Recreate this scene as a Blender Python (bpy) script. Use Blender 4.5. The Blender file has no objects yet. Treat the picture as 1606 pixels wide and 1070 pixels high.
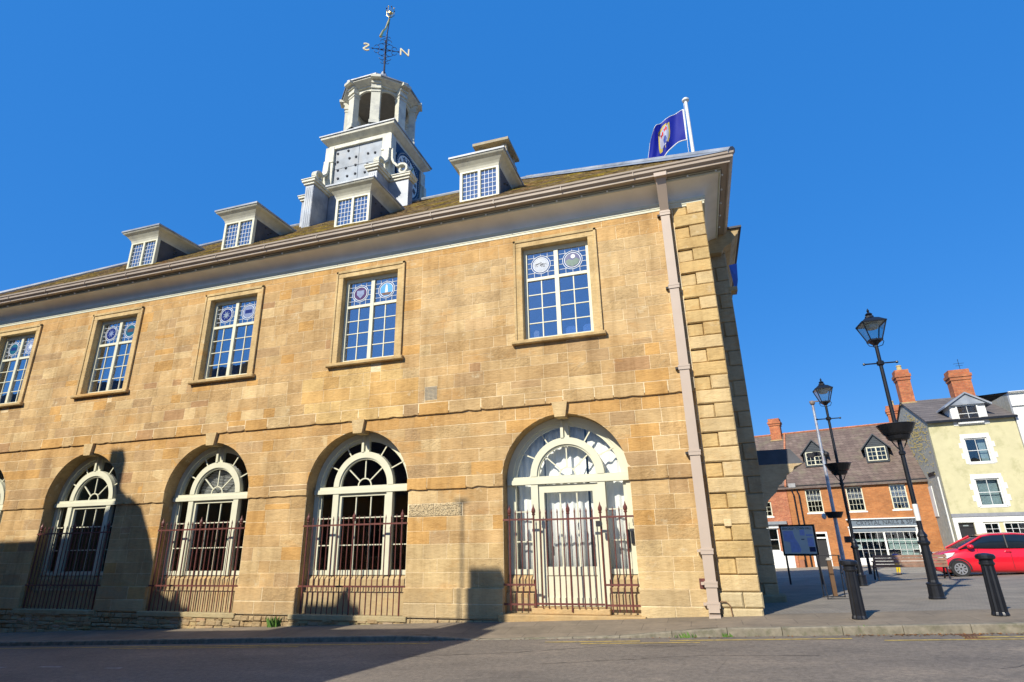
import bpy, math, random
from math import sin, cos, pi, radians, sqrt, atan2, hypot
from mathutils import Vector, Matrix
random.seed(7)
R = random.Random(11)
scene = bpy.context.scene
col = scene.collection
# ------------------------------------------------------------------ camera
cam = bpy.data.cameras.new('camera'); camo = bpy.data.objects.new('camera', cam); col.objects.link(camo)
r_ = Vector((0.952726, 0.303141, -0.020461)); u_ = Vector((0.117466, -0.305394, 0.944953)); f_ = Vector((-0.280205, 0.902685, 0.326566))
M4 = Matrix.Identity(4)
for i in range(3):
    M4[i][0] = r_[i]; M4[i][1] = u_[i]; M4[i][2] = -f_[i]
M4[0][3], M4[1][3], M4[2][3] = -0.948621, -13.107272, 1.537868
camo.matrix_world = M4
cam.sensor_width = 36; cam.lens = 19.955; cam.clip_end = 3000; cam.clip_start = .05
scene.camera = camo
# ------------------------------------------------------------------ sky, sun
SUN_EL, SUN_AZ = radians(36.5), radians(21.8)          # travel direction (sin az, cos az)
w = bpy.data.worlds.new('World'); scene.world = w; w.use_nodes = True
nt = w.node_tree; bg = nt.nodes['Background']
sky = nt.nodes.new('ShaderNodeTexSky'); sky.sky_type = 'NISHITA'; sky.sun_disc = False
sky.sun_elevation = SUN_EL; sky.sun_rotation = atan2(-sin(SUN_AZ), -cos(SUN_AZ))
sky.altitude = 0; sky.air_density = 1.0; sky.dust_density = 0.3; sky.ozone_density = 4.0
hs = nt.nodes.new('ShaderNodeHueSaturation'); hs.inputs['Saturation'].default_value = 1.25; hs.inputs['Value'].default_value = 1.0
mixs = nt.nodes.new('ShaderNodeMix'); mixs.data_type = 'RGBA'; mixs.inputs[0].default_value = .76
mixs.inputs[7].default_value = (.15, 1.22, 3.9, 1)      # even deep blue, as clear spring air looks
nt.links.new(sky.outputs[0], hs.inputs['Color']); nt.links.new(hs.outputs[0], mixs.inputs[6]); nt.links.new(mixs.outputs[2], bg.inputs[0])
bg.inputs[1].default_value = 0.15
sl = bpy.data.lights.new('sun', 'SUN'); sl.energy = 5.0; sl.angle = radians(.5); sl.color = (1, .93, .80)
so = bpy.data.objects.new('sun', sl); col.objects.link(so)
tosun = Vector((-sin(SUN_AZ) * cos(SUN_EL), -cos(SUN_AZ) * cos(SUN_EL), sin(SUN_EL)))
so.rotation_euler = tosun.to_track_quat('Z', 'Y').to_euler()
scene.view_settings.view_transform = 'Standard'; scene.view_settings.look = 'None'
scene.view_settings.exposure = 0.35; scene.view_settings.gamma = 1
scene.render.engine = 'CYCLES'

# ------------------------------------------------------------------ materials
def nm(name):
    m = bpy.data.materials.new(name); m.use_nodes = True
    return m, m.node_tree, m.node_tree.nodes['Principled BSDF']
def nd(t, typ, **kw):
    n = t.nodes.new(typ)
    for k, v in kw.items(): setattr(n, k, v)
    return n
def noise(t, scale, detail=4, rough=.55, vec=None, stretch=None, coord='Position'):
    n = nd(t, 'ShaderNodeTexNoise'); n.inputs['Scale'].default_value = scale
    n.inputs['Detail'].default_value = detail; n.inputs['Roughness'].default_value = rough
    if coord == 'Position': g = nd(t, 'ShaderNodeNewGeometry').outputs['Position']
    else: g = nd(t, 'ShaderNodeTexCoord').outputs['Object']
    if stretch:
        mp = nd(t, 'ShaderNodeMapping'); mp.inputs['Scale'].default_value = stretch
        t.links.new(g, mp.inputs[0]); g = mp.outputs[0]
    t.links.new(g, n.inputs['Vector'])
    return n
def ramp(t, src, stops):
    r = nd(t, 'ShaderNodeValToRGB'); e = r.color_ramp.elements
    while len(e) < len(stops): e.new(.5)
    for i, (p, c) in enumerate(stops):
        e[i].position = p; e[i].color = (c if len(c) == 4 else (*c, 1)) if not isinstance(c, float) else (c, c, c, 1)
    t.links.new(src, r.inputs[0]); return r
def mix(t, a, b, fac, mode='MIX'):
    n = nd(t, 'ShaderNodeMix', data_type='RGBA', blend_type=mode)
    for sock, v in ((n.inputs[0], fac), (n.inputs[6], a), (n.inputs[7], b)):
        if hasattr(v, 'is_linked') or hasattr(v, 'links'): t.links.new(v, sock)
        elif isinstance(v, (int, float)): sock.default_value = v
        else: sock.default_value = (*v, 1)
    return n.outputs[2]
def bump(t, p, h, strength=.4, dist=.01):
    b = nd(t, 'ShaderNodeBump'); b.inputs['Strength'].default_value = strength; b.inputs['Distance'].default_value = dist
    t.links.new(h, b.inputs['Height']); t.links.new(b.outputs[0], p.inputs['Normal'])
def simple(name, c, rough=.6, metal=0, var=.12, scale=6, bumpd=0, coord='Object', dirt=None, spec=None):
    m, t, p = nm(name)
    n = noise(t, scale, coord=coord)
    a = tuple(x * (1 - var) for x in c); b = tuple(min(1, x * (1 + var)) for x in c)
    r = ramp(t, n.outputs[0], [(.3, a), (.7, b)]); o = r.outputs[0]
    if dirt:
        n2 = noise(t, scale * .6, 8, .7, coord=coord); r2 = ramp(t, n2.outputs[0], [(.5, 0.0), (.7, 1.0)])
        o = mix(t, o, dirt, r2.outputs[0])
    t.links.new(o, p.inputs['Base Color'])
    p.inputs['Roughness'].default_value = rough; p.inputs['Metallic'].default_value = metal
    if spec is not None: p.inputs['Specular IOR Level'].default_value = spec
    if bumpd: bump(t, p, noise(t, scale * 8, coord=coord).outputs[0], .5, bumpd)
    return m
def stone_mat(name, base=None, pit=1.0):
    m, t, p = nm(name)
    if base is None:
        at = nd(t, 'ShaderNodeVertexColor', layer_name='tint'); c0 = at.outputs[0]
    else: c0 = base
    n1 = noise(t, 1.1, 5, .6); n2 = noise(t, 7, 6, .65, stretch=(1, 1, 3.2)); n3 = noise(t, 45, 4, .6)
    r1 = ramp(t, n1.outputs[0], [(.33, (.80, .76, .70)), (.66, (1.15, 1.13, 1.06))])
    r2 = ramp(t, n2.outputs[0], [(.28, (.86, .82, .76)), (.5, (1, 1, 1)), (.74, (1.10, 1.09, 1.05))])
    c = mix(t, c0, r1.outputs[0], 1.0, 'MULTIPLY'); c = mix(t, c, r2.outputs[0], 1.0, 'MULTIPLY')
    n4 = noise(t, .55, 7, .7, stretch=(1, 1, 2.2)); r4 = ramp(t, n4.outputs[0], [(.56, 0.0), (.70, 0.6)])
    c = mix(t, c, (.50, .25, .065), r4.outputs[0])
    n7 = noise(t, 1.0, 6, .7, stretch=(3.2, 1, .35)); r7 = ramp(t, n7.outputs[0], [(.35, (.84, .82, .78)), (.5, (1, 1, 1)), (.68, (1.08, 1.08, 1.07))]); c = mix(t, c, r7.outputs[0], 1.0, 'MULTIPLY')
    n8 = noise(t, 2.6, 7, .72); r8 = ramp(t, n8.outputs[0], [(.60, 0.0), (.70, .55)]); c = mix(t, c, (.60, .50, .32), r8.outputs[0])
    n5 = noise(t, .8, 8, .75, stretch=(1.6, 1, .8)); r5 = ramp(t, n5.outputs[0], [(.62, 0.0), (.75, .42)])
    c = mix(t, c, (.20, .15, .10), r5.outputs[0])
    # damp, grimy and pale salts near the foot of the walls
    g = nd(t, 'ShaderNodeNewGeometry'); sx = nd(t, 'ShaderNodeSeparateXYZ'); t.links.new(g.outputs['Position'], sx.inputs[0])
    ma = nd(t, 'ShaderNodeMath', operation='MULTIPLY_ADD'); t.links.new(sx.outputs[2], ma.inputs[0]); ma.inputs[1].default_value = -.7; ma.inputs[2].default_value = .55
    n6 = noise(t, 3.0, 6, .7); mm = nd(t, 'ShaderNodeMath', operation='MULTIPLY'); mm.use_clamp = True
    t.links.new(ma.outputs[0], mm.inputs[0]); t.links.new(n6.outputs[0], mm.inputs[1])
    c = mix(t, c, (.36, .30, .19), mm.outputs[0])
    t.links.new(c, p.inputs['Base Color']); p.inputs['Roughness'].default_value = .9
    p.inputs['Specular IOR Level'].default_value = .25
    ad = nd(t, 'ShaderNodeMath', operation='MULTIPLY_ADD'); t.links.new(n3.outputs[0], ad.inputs[0]); ad.inputs[1].default_value = .4
    t.links.new(n2.outputs[0], ad.inputs[2]); hsrc = ad.outputs[0]
    if base is None:      # some blocks are rock-faced and chipped, most are smooth
        ng = noise(t, 9, 8, .72); mk = nd(t, 'ShaderNodeMath', operation='MULTIPLY'); t.links.new(at.outputs['Alpha'], mk.inputs[0]); mk.inputs[1].default_value = 3.2
        m2 = nd(t, 'ShaderNodeMath', operation='MULTIPLY_ADD'); t.links.new(ng.outputs[0], m2.inputs[0]); t.links.new(mk.outputs[0], m2.inputs[1]); t.links.new(hsrc, m2.inputs[2]); hsrc = m2.outputs[0]
    bump(t, p, hsrc, .8 * pit, .02)
    return m
def glass_mat(name, tint=(.75, .8, .85), refl=.30, rough=.01):
    m = bpy.data.materials.new(name); m.use_nodes = True; t = m.node_tree; t.nodes.clear()
    o = nd(t, 'ShaderNodeOutputMaterial'); tr = nd(t, 'ShaderNodeBsdfTransparent'); gl = nd(t, 'ShaderNodeBsdfGlossy')
    tr.inputs[0].default_value = (*tint, 1); gl.inputs['Roughness'].default_value = rough
    gl.inputs[0].default_value = (.92, .96, 1, 1)
    lf = nd(t, 'ShaderNodeLayerWeight'); lf.inputs[0].default_value = .5; lw = nd(t, 'ShaderNodeMath', operation='POWER'); t.links.new(lf.outputs['Facing'], lw.inputs[0]); lw.inputs[1].default_value = 4
    ma = nd(t, 'ShaderNodeMath', operation='ADD'); ma.use_clamp = True; t.links.new(lw.outputs[0], ma.inputs[0]); ma.inputs[1].default_value = refl
    n = noise(t, 2.2, 2, coord='Position'); b = nd(t, 'ShaderNodeBump'); b.inputs['Strength'].default_value = .05; b.inputs['Distance'].default_value = .02
    t.links.new(n.outputs[0], b.inputs['Height']); t.links.new(b.outputs[0], gl.inputs['Normal'])
    mx = nd(t, 'ShaderNodeMixShader'); t.links.new(ma.outputs[0], mx.inputs[0]); t.links.new(tr.outputs[0], mx.inputs[1]); t.links.new(gl.outputs[0], mx.inputs[2])
    t.links.new(mx.outputs[0], o.inputs[0]); return m
def brick_mat(name, c1, c2, mortar, sc=1.0, var=.5):
    m, t, p = nm(name)
    tc = nd(t, 'ShaderNodeTexCoord'); s = nd(t, 'ShaderNodeSeparateXYZ'); t.links.new(tc.outputs['Object'], s.inputs[0])
    ad = nd(t, 'ShaderNodeMath'); t.links.new(s.outputs[0], ad.inputs[0]); t.links.new(s.outputs[1], ad.inputs[1])
    cb = nd(t, 'ShaderNodeCombineXYZ'); t.links.new(ad.outputs[0], cb.inputs[0]); t.links.new(s.outputs[2], cb.inputs[1])
    b = nd(t, 'ShaderNodeTexBrick'); t.links.new(cb.outputs[0], b.inputs[0])
    b.inputs['Color1'].default_value = (*c1, 1); b.inputs['Color2'].default_value = (*c2, 1); b.inputs['Mortar'].default_value = (*mortar, 1)
    b.inputs['Scale'].default_value = 1; b.inputs['Brick Width'].default_value = .225 * sc; b.inputs['Row Height'].default_value = .075 * sc
    b.inputs['Mortar Size'].default_value = .006 * sc; b.inputs['Bias'].default_value = -.2
    n = noise(t, .9, 6, .7, coord='Object'); r = ramp(t, n.outputs[0], [(.3, (.72, .70, .68)), (.7, (1.25, 1.2, 1.15))])
    c = mix(t, b.outputs[0], r.outputs[0], 1.0, 'MULTIPLY')
    n2 = noise(t, 9, 3, .6, coord='Object'); r2 = ramp(t, n2.outputs[0], [(.3, (.8, .78, .76)), (.7, (1.15, 1.12, 1.1))])
    c = mix(t, c, r2.outputs[0], var, 'MULTIPLY')
    t.links.new(c, p.inputs['Base Color']); p.inputs['Roughness'].default_value = .9
    bump(t, p, b.outputs['Fac'], -.5, .01); return m
def rows_mat(name, c1, c2, dark, wdt, hgt, moss=None, use='XZ'):
    m = brick_mat(name, c1, c2, dark); b = [n for n in m.node_tree.nodes if n.type == 'TEX_BRICK'][0]
    b.inputs['Brick Width'].default_value = wdt; b.inputs['Row Height'].default_value = hgt; b.inputs['Mortar Size'].default_value = .012
    if moss:
        t = m.node_tree; p = t.nodes['Principled BSDF']; src = p.inputs['Base Color'].links[0].from_socket
        n = noise(t, 1.3, 7, .7, coord='Object'); r = ramp(t, n.outputs[0], [(.5, 0.0), (.68, .7)])
        t.links.new(mix(t, src, moss, r.outputs[0]), p.inputs['Base Color'])
    return m
STONE = stone_mat('honey_stone'); REVEAL = stone_mat('stone_reveal', (.40, .28, .14)); TRIM = stone_mat('trim_stone', (.42, .32, .18), .6)
MORTAR = stone_mat('lime_mortar', (.74, .62, .42)); SHSTONE = stone_mat('grey_stone', (.46, .39, .27))
CREAM = simple('cream_paint', (.61, .595, .44), .5, var=.05, scale=3, dirt=None)
COVE = simple('cove_plaster', (.84, .81, .73), .7, var=.08, scale=1.5)
WHITE = simple('white_paint', (.70, .71, .68), .5, var=.04)
GUT = simple('taupe_paint', (.38, .31, .235), .45, var=.1, scale=2); PIPE = simple('pipe_paint', (.45, .36, .28), .4, var=.05, scale=2)
LEAD = simple('weathered_lead', (.24, .27, .31), .5, .1, .3, 1.6, .004, dirt=(.40, .41, .40)); LEADD = simple('dark_lead', (.05, .052, .06), .6, 0, .3, 3)
SLATE = stone_mat('mossy_stone_slate', (.30, .245, .16))
_t = SLATE.node_tree; _p = _t.nodes['Principled BSDF']; _s = _p.inputs['Base Color'].links[0].from_socket
_n = noise(_t, .9, 8, .75); _r = ramp(_t, _n.outputs[0], [(.48, 0.0), (.60, .8)]); _m = mix(_t, _s, (.42, .34, .06), _r.outputs[0])
_n = noise(_t, 4, 4, .7); _r = ramp(_t, _n.outputs[0], [(.35, (.6, .58, .55)), (.65, (1.25, 1.2, 1.2))]); _t.links.new(mix(_t, _m, _r.outputs[0], 1.0, 'MULTIPLY'), _p.inputs['Base Color']); 
GLASS = glass_mat('window_glass', (.75, .78, .85), .37); GLASSA = glass_mat('arch_glass', (.97, .98, .98), .035); LGLASS = glass_mat('leaded_glass', (.75, .78, .85), .34, .0)
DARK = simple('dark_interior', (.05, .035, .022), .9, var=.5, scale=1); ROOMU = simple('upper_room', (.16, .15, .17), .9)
CURT = simple('white_curtain', (.80, .79, .74), .9, var=.03)
IRON = simple('red_oxide_iron', (.13, .035, .025), .5, var=.3, scale=9, dirt=(.06, .02, .015)); BLACK = simple('black_gloss_paint', (.008, .009, .012), .38, var=.3)
BLACKM = simple('black_matt', (.012, .012, .014), .6); GOLD = simple('gilding', (.85, .62, .22), .3, .9, .1); WIRON = simple('wrought_iron', (.012, .012, .03), .5)
PGOLD = simple('pale_gilding', (.80, .70, .42), .5); CAME = simple('lead_came', (.62, .66, .70), .5, var=.05)
ASPH = None
def asphalt(name, c, c2):
    m, t, p = nm(name)
    n = noise(t, 60, 6, .75); n2 = noise(t, .35, 7, .65, stretch=(1, 2.5, 1)); n3 = noise(t, 240, 2, .5)
    a = ramp(t, n.outputs[0], [(.3, c), (.7, c2)]); b = ramp(t, n2.outputs[0], [(.3, (.62, .62, .64)), (.45, (.95, .95, .95)), (.55, (1.04, 1.03, 1.02)), (.7, (1.4, 1.36, 1.3))])
    q = mix(t, a.outputs[0], b.outputs[0], 1., 'MULTIPLY')
    n4 = noise(t, 13, 5, .8); d4 = ramp(t, n4.outputs[0], [(.32, (.62, .62, .62)), (.5, (1, 1, 1)), (.68, (1.35, 1.33, 1.3))]); q = mix(t, q, d4.outputs[0], 1., 'MULTIPLY')
    s = ramp(t, n3.outputs[0], [(.66, 0.0), (.72, .8)]); q = mix(t, q, tuple(min(1, x * 3) for x in c2), s.outputs[0])
    t.links.new(q, p.inputs['Base Color']); p.inputs['Roughness'].default_value = .85
    bump(t, p, n.outputs[0], .6, .01); return m
ASPH = asphalt('worn_asphalt', (.125, .105, .082), (.195, .165, .13)); PAVE = asphalt('footway', (.16, .135, .095), (.23, .195, .14)); FARP = asphalt('far_paving', (.24, .21, .16), (.32, .28, .21))
YEL = simple('yellow_line', (.42, .30, .07), .8, var=.35, scale=9, coord='Object', dirt=(.14, .12, .09)); WLINE = simple('worn_white_line', (.24, .235, .22), .8, scale=14, var=.4, dirt=(.12, .11, .1))
KERB = simple('kerb_granite', (.20, .175, .125), .85, var=.3, scale=8, bumpd=.006, dirt=(.10, .10, .055))
SETT = rows_mat('plaza_setts', (.22, .20, .165), (.26, .24, .195), (.17, .158, .13), .2, .1)
# setts lie on the ground: map with x,y
t = SETT.node_tree; b = [n for n in t.nodes if n.type == 'TEX_BRICK'][0]; g = nd(t, 'ShaderNodeNewGeometry'); t.links.new(g.outputs['Position'], b.inputs[0])
ORB = brick_mat('orange_brick', (.36, .135, .04), (.46, .19, .06), (.30, .20, .11)); REDB = brick_mat('red_brick', (.36, .11, .05), (.50, .20, .09), (.35, .27, .2), var=1)
CHB = brick_mat('chimney_brick', (.40, .12, .05), (.52, .20, .08), (.26, .18, .12), 1.3, 1)
RSLATE = rows_mat('purple_slate', (.135, .10, .088), (.19, .15, .13), (.07, .055, .05), .3, .2, (.17, .15, .10)); GSLATE = rows_mat('grey_slate', (.12, .11, .11), (.17, .155, .15), (.05, .05, .05), .3, .2)
YREN = simple('pale_yellow_render', (.54, .50, .30), .9, var=.06, scale=2, bumpd=.004, coord='Object', dirt=(.38, .36, .19)); GREN = simple('grey_roughcast', (.36, .36, .31), .95, var=.2, scale=5, bumpd=.02, dirt=(.40, .37, .26))
WREN = simple('white_render', (.68, .69, .66), .9, var=.05, scale=2)
POT = simple('yellow_pot', (.50, .38, .17), .9); CARRED = None
m, t, p = nm('red_car_paint'); p.inputs['Base Color'].default_value = (.62, .008, .022, 1); p.inputs['Roughness'].default_value = .25; p.inputs['Coat Weight'].default_value = 1; CARRED = m
CGLASS = simple('car_glass', (.01, .018, .03), .05, var=.1); TYRE = simple('tyre', (.015, .015, .016), .8); ALLOY = simple('alloy', (.55, .56, .58), .3, .8)
WOOD = simple('bench_timber', (.26, .15, .10), .7, var=.3, scale=5); GREYP = simple('galvanised', (.45, .48, .52), .4, .5, dirt=(.3, .2, .18)); BROWN = simple('brown_post', (.12, .065, .03), .8)
MAPG = simple('board_grey', (.72, .78, .78), .35, var=.04); MAPB = simple('board_blue', (.42, .50, .92), .35, var=.1, scale=10); NAVY = simple('navy', (.012, .03, .12), .5)
FASC = simple('slate_grey_fascia', (.13, .17, .21), .6); BLUEP = simple('clock_blue', (.01, .02, .06), .4); GREEN = simple('weed_green', (.10, .20, .03), .8, var=.4)
SHOPG = glass_mat('shop_glass', (.8, .85, .85), .10)
LEAF = simple('dead_leaf', (.22, .10, .03), .9, var=.6)

PAVF = rows_mat('pavement_flags', (.19, .16, .115), (.22, .185, .135), (.13, .11, .08), .9, .6)
t = PAVF.node_tree; b = [n for n in t.nodes if n.type == 'TEX_BRICK'][0]; g = nd(t, 'ShaderNodeNewGeometry'); t.links.new(g.outputs['Position'], b.inputs[0]); b.inputs['Mortar Size'].default_value = .008
TAR = simple('tar_seam', (.05, .045, .04), .7)
# ------------------------------------------------------------------ mesh builder
class MB:
    def __init__(s): s.v = []; s.f = []; s.m = []; s.c = []
    def add(s, vs, fs, mi=0, tint=None):
        o = len(s.v); s.v += [tuple(x) for x in vs]
        for f in fs: s.f.append([o + i for i in f]); s.m.append(mi); s.c.append(tint)
        return s
    def box(s, x0, x1, y0, y1, z0, z1, mi=0, tint=None):
        v = [(x0, y0, z0), (x1, y0, z0), (x1, y1, z0), (x0, y1, z0), (x0, y0, z1), (x1, y0, z1), (x1, y1, z1), (x0, y1, z1)]
        return s.add(v, [(0, 3, 2, 1), (4, 5, 6, 7), (0, 1, 5, 4), (1, 2, 6, 5), (2, 3, 7, 6), (3, 0, 4, 7)], mi, tint)
    def bbox(s, x0, x1, y0, y1, z0, z1, b=.01, mi=0, tint=None):   # chamfered on its front (-y) face
        v = [(x0, y0 + b, z0), (x1, y0 + b, z0), (x1, y1, z0), (x0, y1, z0), (x0, y0 + b, z1), (x1, y0 + b, z1), (x1, y1, z1), (x0, y1, z1),
             (x0 + b, y0, z0 + b), (x1 - b, y0, z0 + b), (x1 - b, y0, z1 - b), (x0 + b, y0, z1 - b)]
        return s.add(v, [(0, 3, 2, 1), (4, 5, 6, 7), (1, 2, 6, 5), (2, 3, 7, 6), (3, 0, 4, 7), (8, 9, 10, 11), (0, 1, 9, 8), (1, 5, 10, 9), (5, 4, 11, 10), (4, 0, 8, 11)], mi, tint)
    def prism(s, poly, a, b, axis='y', mi=0, tint=None, rim=0):
        n = len(poly)
        P = {'y': lambda u, w, d: (u, d, w), 'x': lambda u, w, d: (d, u, w), 'z': lambda u, w, d: (u, w, d)}[axis]
        v = [P(u, w, a) for u, w in poly] + [P(u, w, b) for u, w in poly]
        fs = [tuple(range(n)), tuple(range(2 * n - 1, n - 1, -1))] + [(i, i + n, (i + 1) % n + n, (i + 1) % n) for i in range(n)]
        return s.add(v, fs, mi, tint)
    def ring(s, cx, cz, r0, r1, a0, a1, y0, y1, n=24, mi=0):
        full = abs(a1 - a0 - 2 * pi) < 1e-6; k = n if full else n + 1; v = []
        for i in range(k):
            t = a0 + (a1 - a0) * i / n
            for r, y in ((r0, y0), (r1, y0), (r1, y1), (r0, y1)): v.append((cx + r * cos(t), y, cz + r * sin(t)))
        fs = []
        for i in range(n):
            a, b = 4 * i, 4 * ((i + 1) % k)
            for j in range(4): fs.append((a + j, a + (j + 1) % 4, b + (j + 1) % 4, b + j))
        if not full: fs += [(3, 2, 1, 0), (4 * n, 4 * n + 1, 4 * n + 2, 4 * n + 3)]
        return s.add(v, fs, mi)
    def bar(s, p0, p1, wx, wy=None, mi=0, up=(0, 0, 1)):
        p0, p1 = Vector(p0), Vector(p1); d = (p1 - p0); wy = wy or wx
        d.normalize(); a = d.cross(Vector(up))
        if a.length < 1e-4: a = d.cross(Vector((0, 1, 0)))
        a.normalize(); b = d.cross(a)
        v = []
        for q in (p0, p1):
            for i, j in ((-1, -1), (1, -1), (1, 1), (-1, 1)): v.append(q + a * i * wx / 2 + b * j * wy / 2)
        return s.add(v, [(0, 1, 2, 3), (7, 6, 5, 4), (0, 4, 5, 1), (1, 5, 6, 2), (2, 6, 7, 3), (3, 7, 4, 0)], mi)
    def tube(s, pts, r, n=8, mi=0, caps=True):
        pts = [Vector(q) for q in pts]; rr = r if isinstance(r, (list, tuple)) else [r] * len(pts); v = []; prev = None
        for i, q in enumerate(pts):
            d = (pts[min(i + 1, len(pts) - 1)] - pts[max(i - 1, 0)]).normalized()
            a = d.cross(Vector((0, 0, 1))) if prev is None else prev - d * prev.dot(d)
            if a.length < 1e-3: a = d.cross(Vector((0, 1, 0)))
            a.normalize(); prev = a; b = d.cross(a)
            for k in range(n): t = 2 * pi * k / n; v.append(q + (a * cos(t) + b * sin(t)) * rr[i])
        fs = [(i * n + k, (i + 1) * n + k, (i + 1) * n + (k + 1) % n, i * n + (k + 1) % n) for i in range(len(pts) - 1) for k in range(n)]
        if caps: fs += [tuple(range(n)), tuple(range(len(pts) * n - 1, (len(pts) - 1) * n - 1, -1))]
        return s.add(v, fs, mi)
    def lathe(s, prof, n=16, o=(0, 0, 0), mi=0, flute=0):
        v = []
        for r, z in prof:
            for k in range(n):
                q = r * (1 - (flute if k % 2 else 0)); t = 2 * pi * k / n; v.append((o[0] + q * cos(t), o[1] + q * sin(t), o[2] + z))
        L = len(prof)
        fs = [(i * n + k, i * n + (k + 1) % n, (i + 1) * n + (k + 1) % n, (i + 1) * n + k) for i in range(L - 1) for k in range(n)]
        fs += [tuple(range(n - 1, -1, -1)), tuple(range((L - 1) * n, L * n))]
        return s.add(v, fs, mi)
    def ball(s, c, r, n=8, mi=0, sz=1):
        return s.lathe([(max(.0005, r * sin(pi * i / n)), -r * sz * cos(pi * i / n)) for i in range(n + 1)], n + 2, c, mi)
    def build(s, name, mats, parent=None, off=(0, 0, 0), smooth=False, kind=None, flat=True):
        mats = mats if isinstance(mats, (list, tuple)) else [mats]
        me = bpy.data.meshes.new(name); me.from_pydata([(a - off[0], b - off[1], c - off[2]) for a, b, c in s.v], [], s.f)
        for m_ in mats: me.materials.append(m_)
        for i, pg in enumerate(me.polygons):
            pg.material_index = s.m[i]
            if smooth: pg.use_smooth = True
        if any(c is not None for c in s.c):
            at = me.color_attributes.new('tint', 'FLOAT_COLOR', 'CORNER')
            for i, pg in enumerate(me.polygons):
                c = s.c[i] or (.4, .3, .15)
                for li in pg.loop_indices: at.data[li].color = (c[0], c[1], c[2], c[3] if len(c) > 3 else .25)
        me.update()
        o = bpy.data.objects.new(name, me); col.objects.link(o)
        if parent: o.parent = parent
        if kind: o['kind'] = kind
        return o
def fix_normals(o):
    import bmesh
    b = bmesh.new(); b.from_mesh(o.data); bmesh.ops.recalc_face_normals(b, faces=b.faces); b.to_mesh(o.data); b.free(); return o
def tag(o, label, cat, group=None):
    o['label'] = label; o['category'] = cat
    if group: o['group'] = group
    return o
def thing(name, label, cat, loc=(0, 0, 0), rz=0, group=None, tilt=None):
    o = bpy.data.objects.new(name, None); col.objects.link(o); o.location = loc; o.rotation_euler = (tilt[0] if tilt else 0, tilt[1] if tilt else 0, rz); o.empty_display_size = .1
    return tag(o, label, cat, group)
def dup(root, loc, rz, label, group=None):
    def cp(o, par):
        c = o.copy(); col.objects.link(c)
        if par: c.parent = par
        for ch in list(o.children): cp(ch, c)
        return c
    r = cp(root, None); r.location = loc; r.rotation_euler[2] = rz; r['label'] = label
    if group: r['group'] = group
    return r
def text(name, s, size, mat, parent, M, ext=.004, sx=1):
    cu = bpy.data.curves.new(name, 'FONT'); cu.body = s; cu.size = size; cu.extrude = ext; cu.align_x = 'CENTER'; cu.align_y = 'CENTER'; cu.resolution_u = 2
    o = bpy.data.objects.new(name, cu); col.objects.link(o)
    dg = bpy.context.evaluated_depsgraph_get(); dg.update(); me = bpy.data.meshes.new_from_object(o.evaluated_get(dg))
    bpy.data.objects.remove(o); me.materials.clear(); me.materials.append(mat)
    for v in me.vertices: v.co.x *= sx
    me.transform(M)
    q = bpy.data.objects.new(name, me); col.objects.link(q); q.parent = parent; return q
FRONT = Matrix.Rotation(pi / 2, 4, 'X')      # text facing -y

# ------------------------------------------------------------------ ground
def cl(v, a, b): return max(a, min(b, v))
def zg(x, y):
    x = cl(x, -60, 60)
    if y > 0: return .038 * x - (.035 * min(y, 13) + .028 * cl(y - 13, 0, 27))
    return .038 * x
YK = -1.5
def sheet(name, xs, ys, zf, mat, dz=0, sub=None, thick=0):
    m_ = MB(); v = [(x, y, zf(x, y) + dz) for y in ys for x in xs]; n = len(xs)
    m_.add(v, [(j * n + i, j * n + i + 1, (j + 1) * n + i + 1, (j + 1) * n + i) for j in range(len(ys) - 1) for i in range(n - 1)])
    o = m_.build(name, mat, kind='structure'); return o
def rng(a, b, st):
    n = max(1, round((b - a) / st)); return [a + (b - a) * i / n for i in range(n + 1)]
XS = [-900, -300, -60] + rng(-40, 40, 2) + [60, 300, 900]
sheet('ground', XS, [-900, -300, -60, -16, -12.4, -1.7, 0, 6, 13, 20, 30, 40, 60, 300, 900], lambda x, y: zg(x, y) - .30, ASPH)
def zroad(x, y): return .038 * cl(x, -60, 60) - .125
sheet('road', XS[2:-2], [-12.3, -9, -6, -4, -2.2, -1.6], zroad, ASPH)
def zkerb(x):       # top of the kerb: dropped in front of the doorway
    d = cl((x + 6.6) / 1.3, 0, 1) * cl((-1.1 - x) / 1.6, 0, 1)
    return .038 * x - .03 * cl((-3 - x) / 3, 0, 1) - .10 * d
sheet('pavement', rng(-40, 40, .5), [YK + .0, -1.35, -.9, -.3, .12], lambda x, y: zkerb(x) + (zg(x, 0) - zkerb(x)) * cl((y - YK) / 1.4, 0, 1), PAVF)
sheet('plaza', [.0, .5] + rng(1, 40, 1), [.12, 1, 3, 6, 9, 13, 15, 17.5], zg, SETT, .003)
sheet('far_street', rng(-30, 60, 3), [17.5, 19, 22, 25, 30, 40], zg, FARP, .0)
sheet('opposite_pavement', XS[2:-2], [-16, -14, -12.3], lambda x, y: .038 * x, PAVE)
kb = MB().box(-40, 40, YK - .10, YK - .02, -2.2, -2.0).build('kerb', KERB, kind='structure')
kx = -26.0; ki = 0; kme = []
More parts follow.
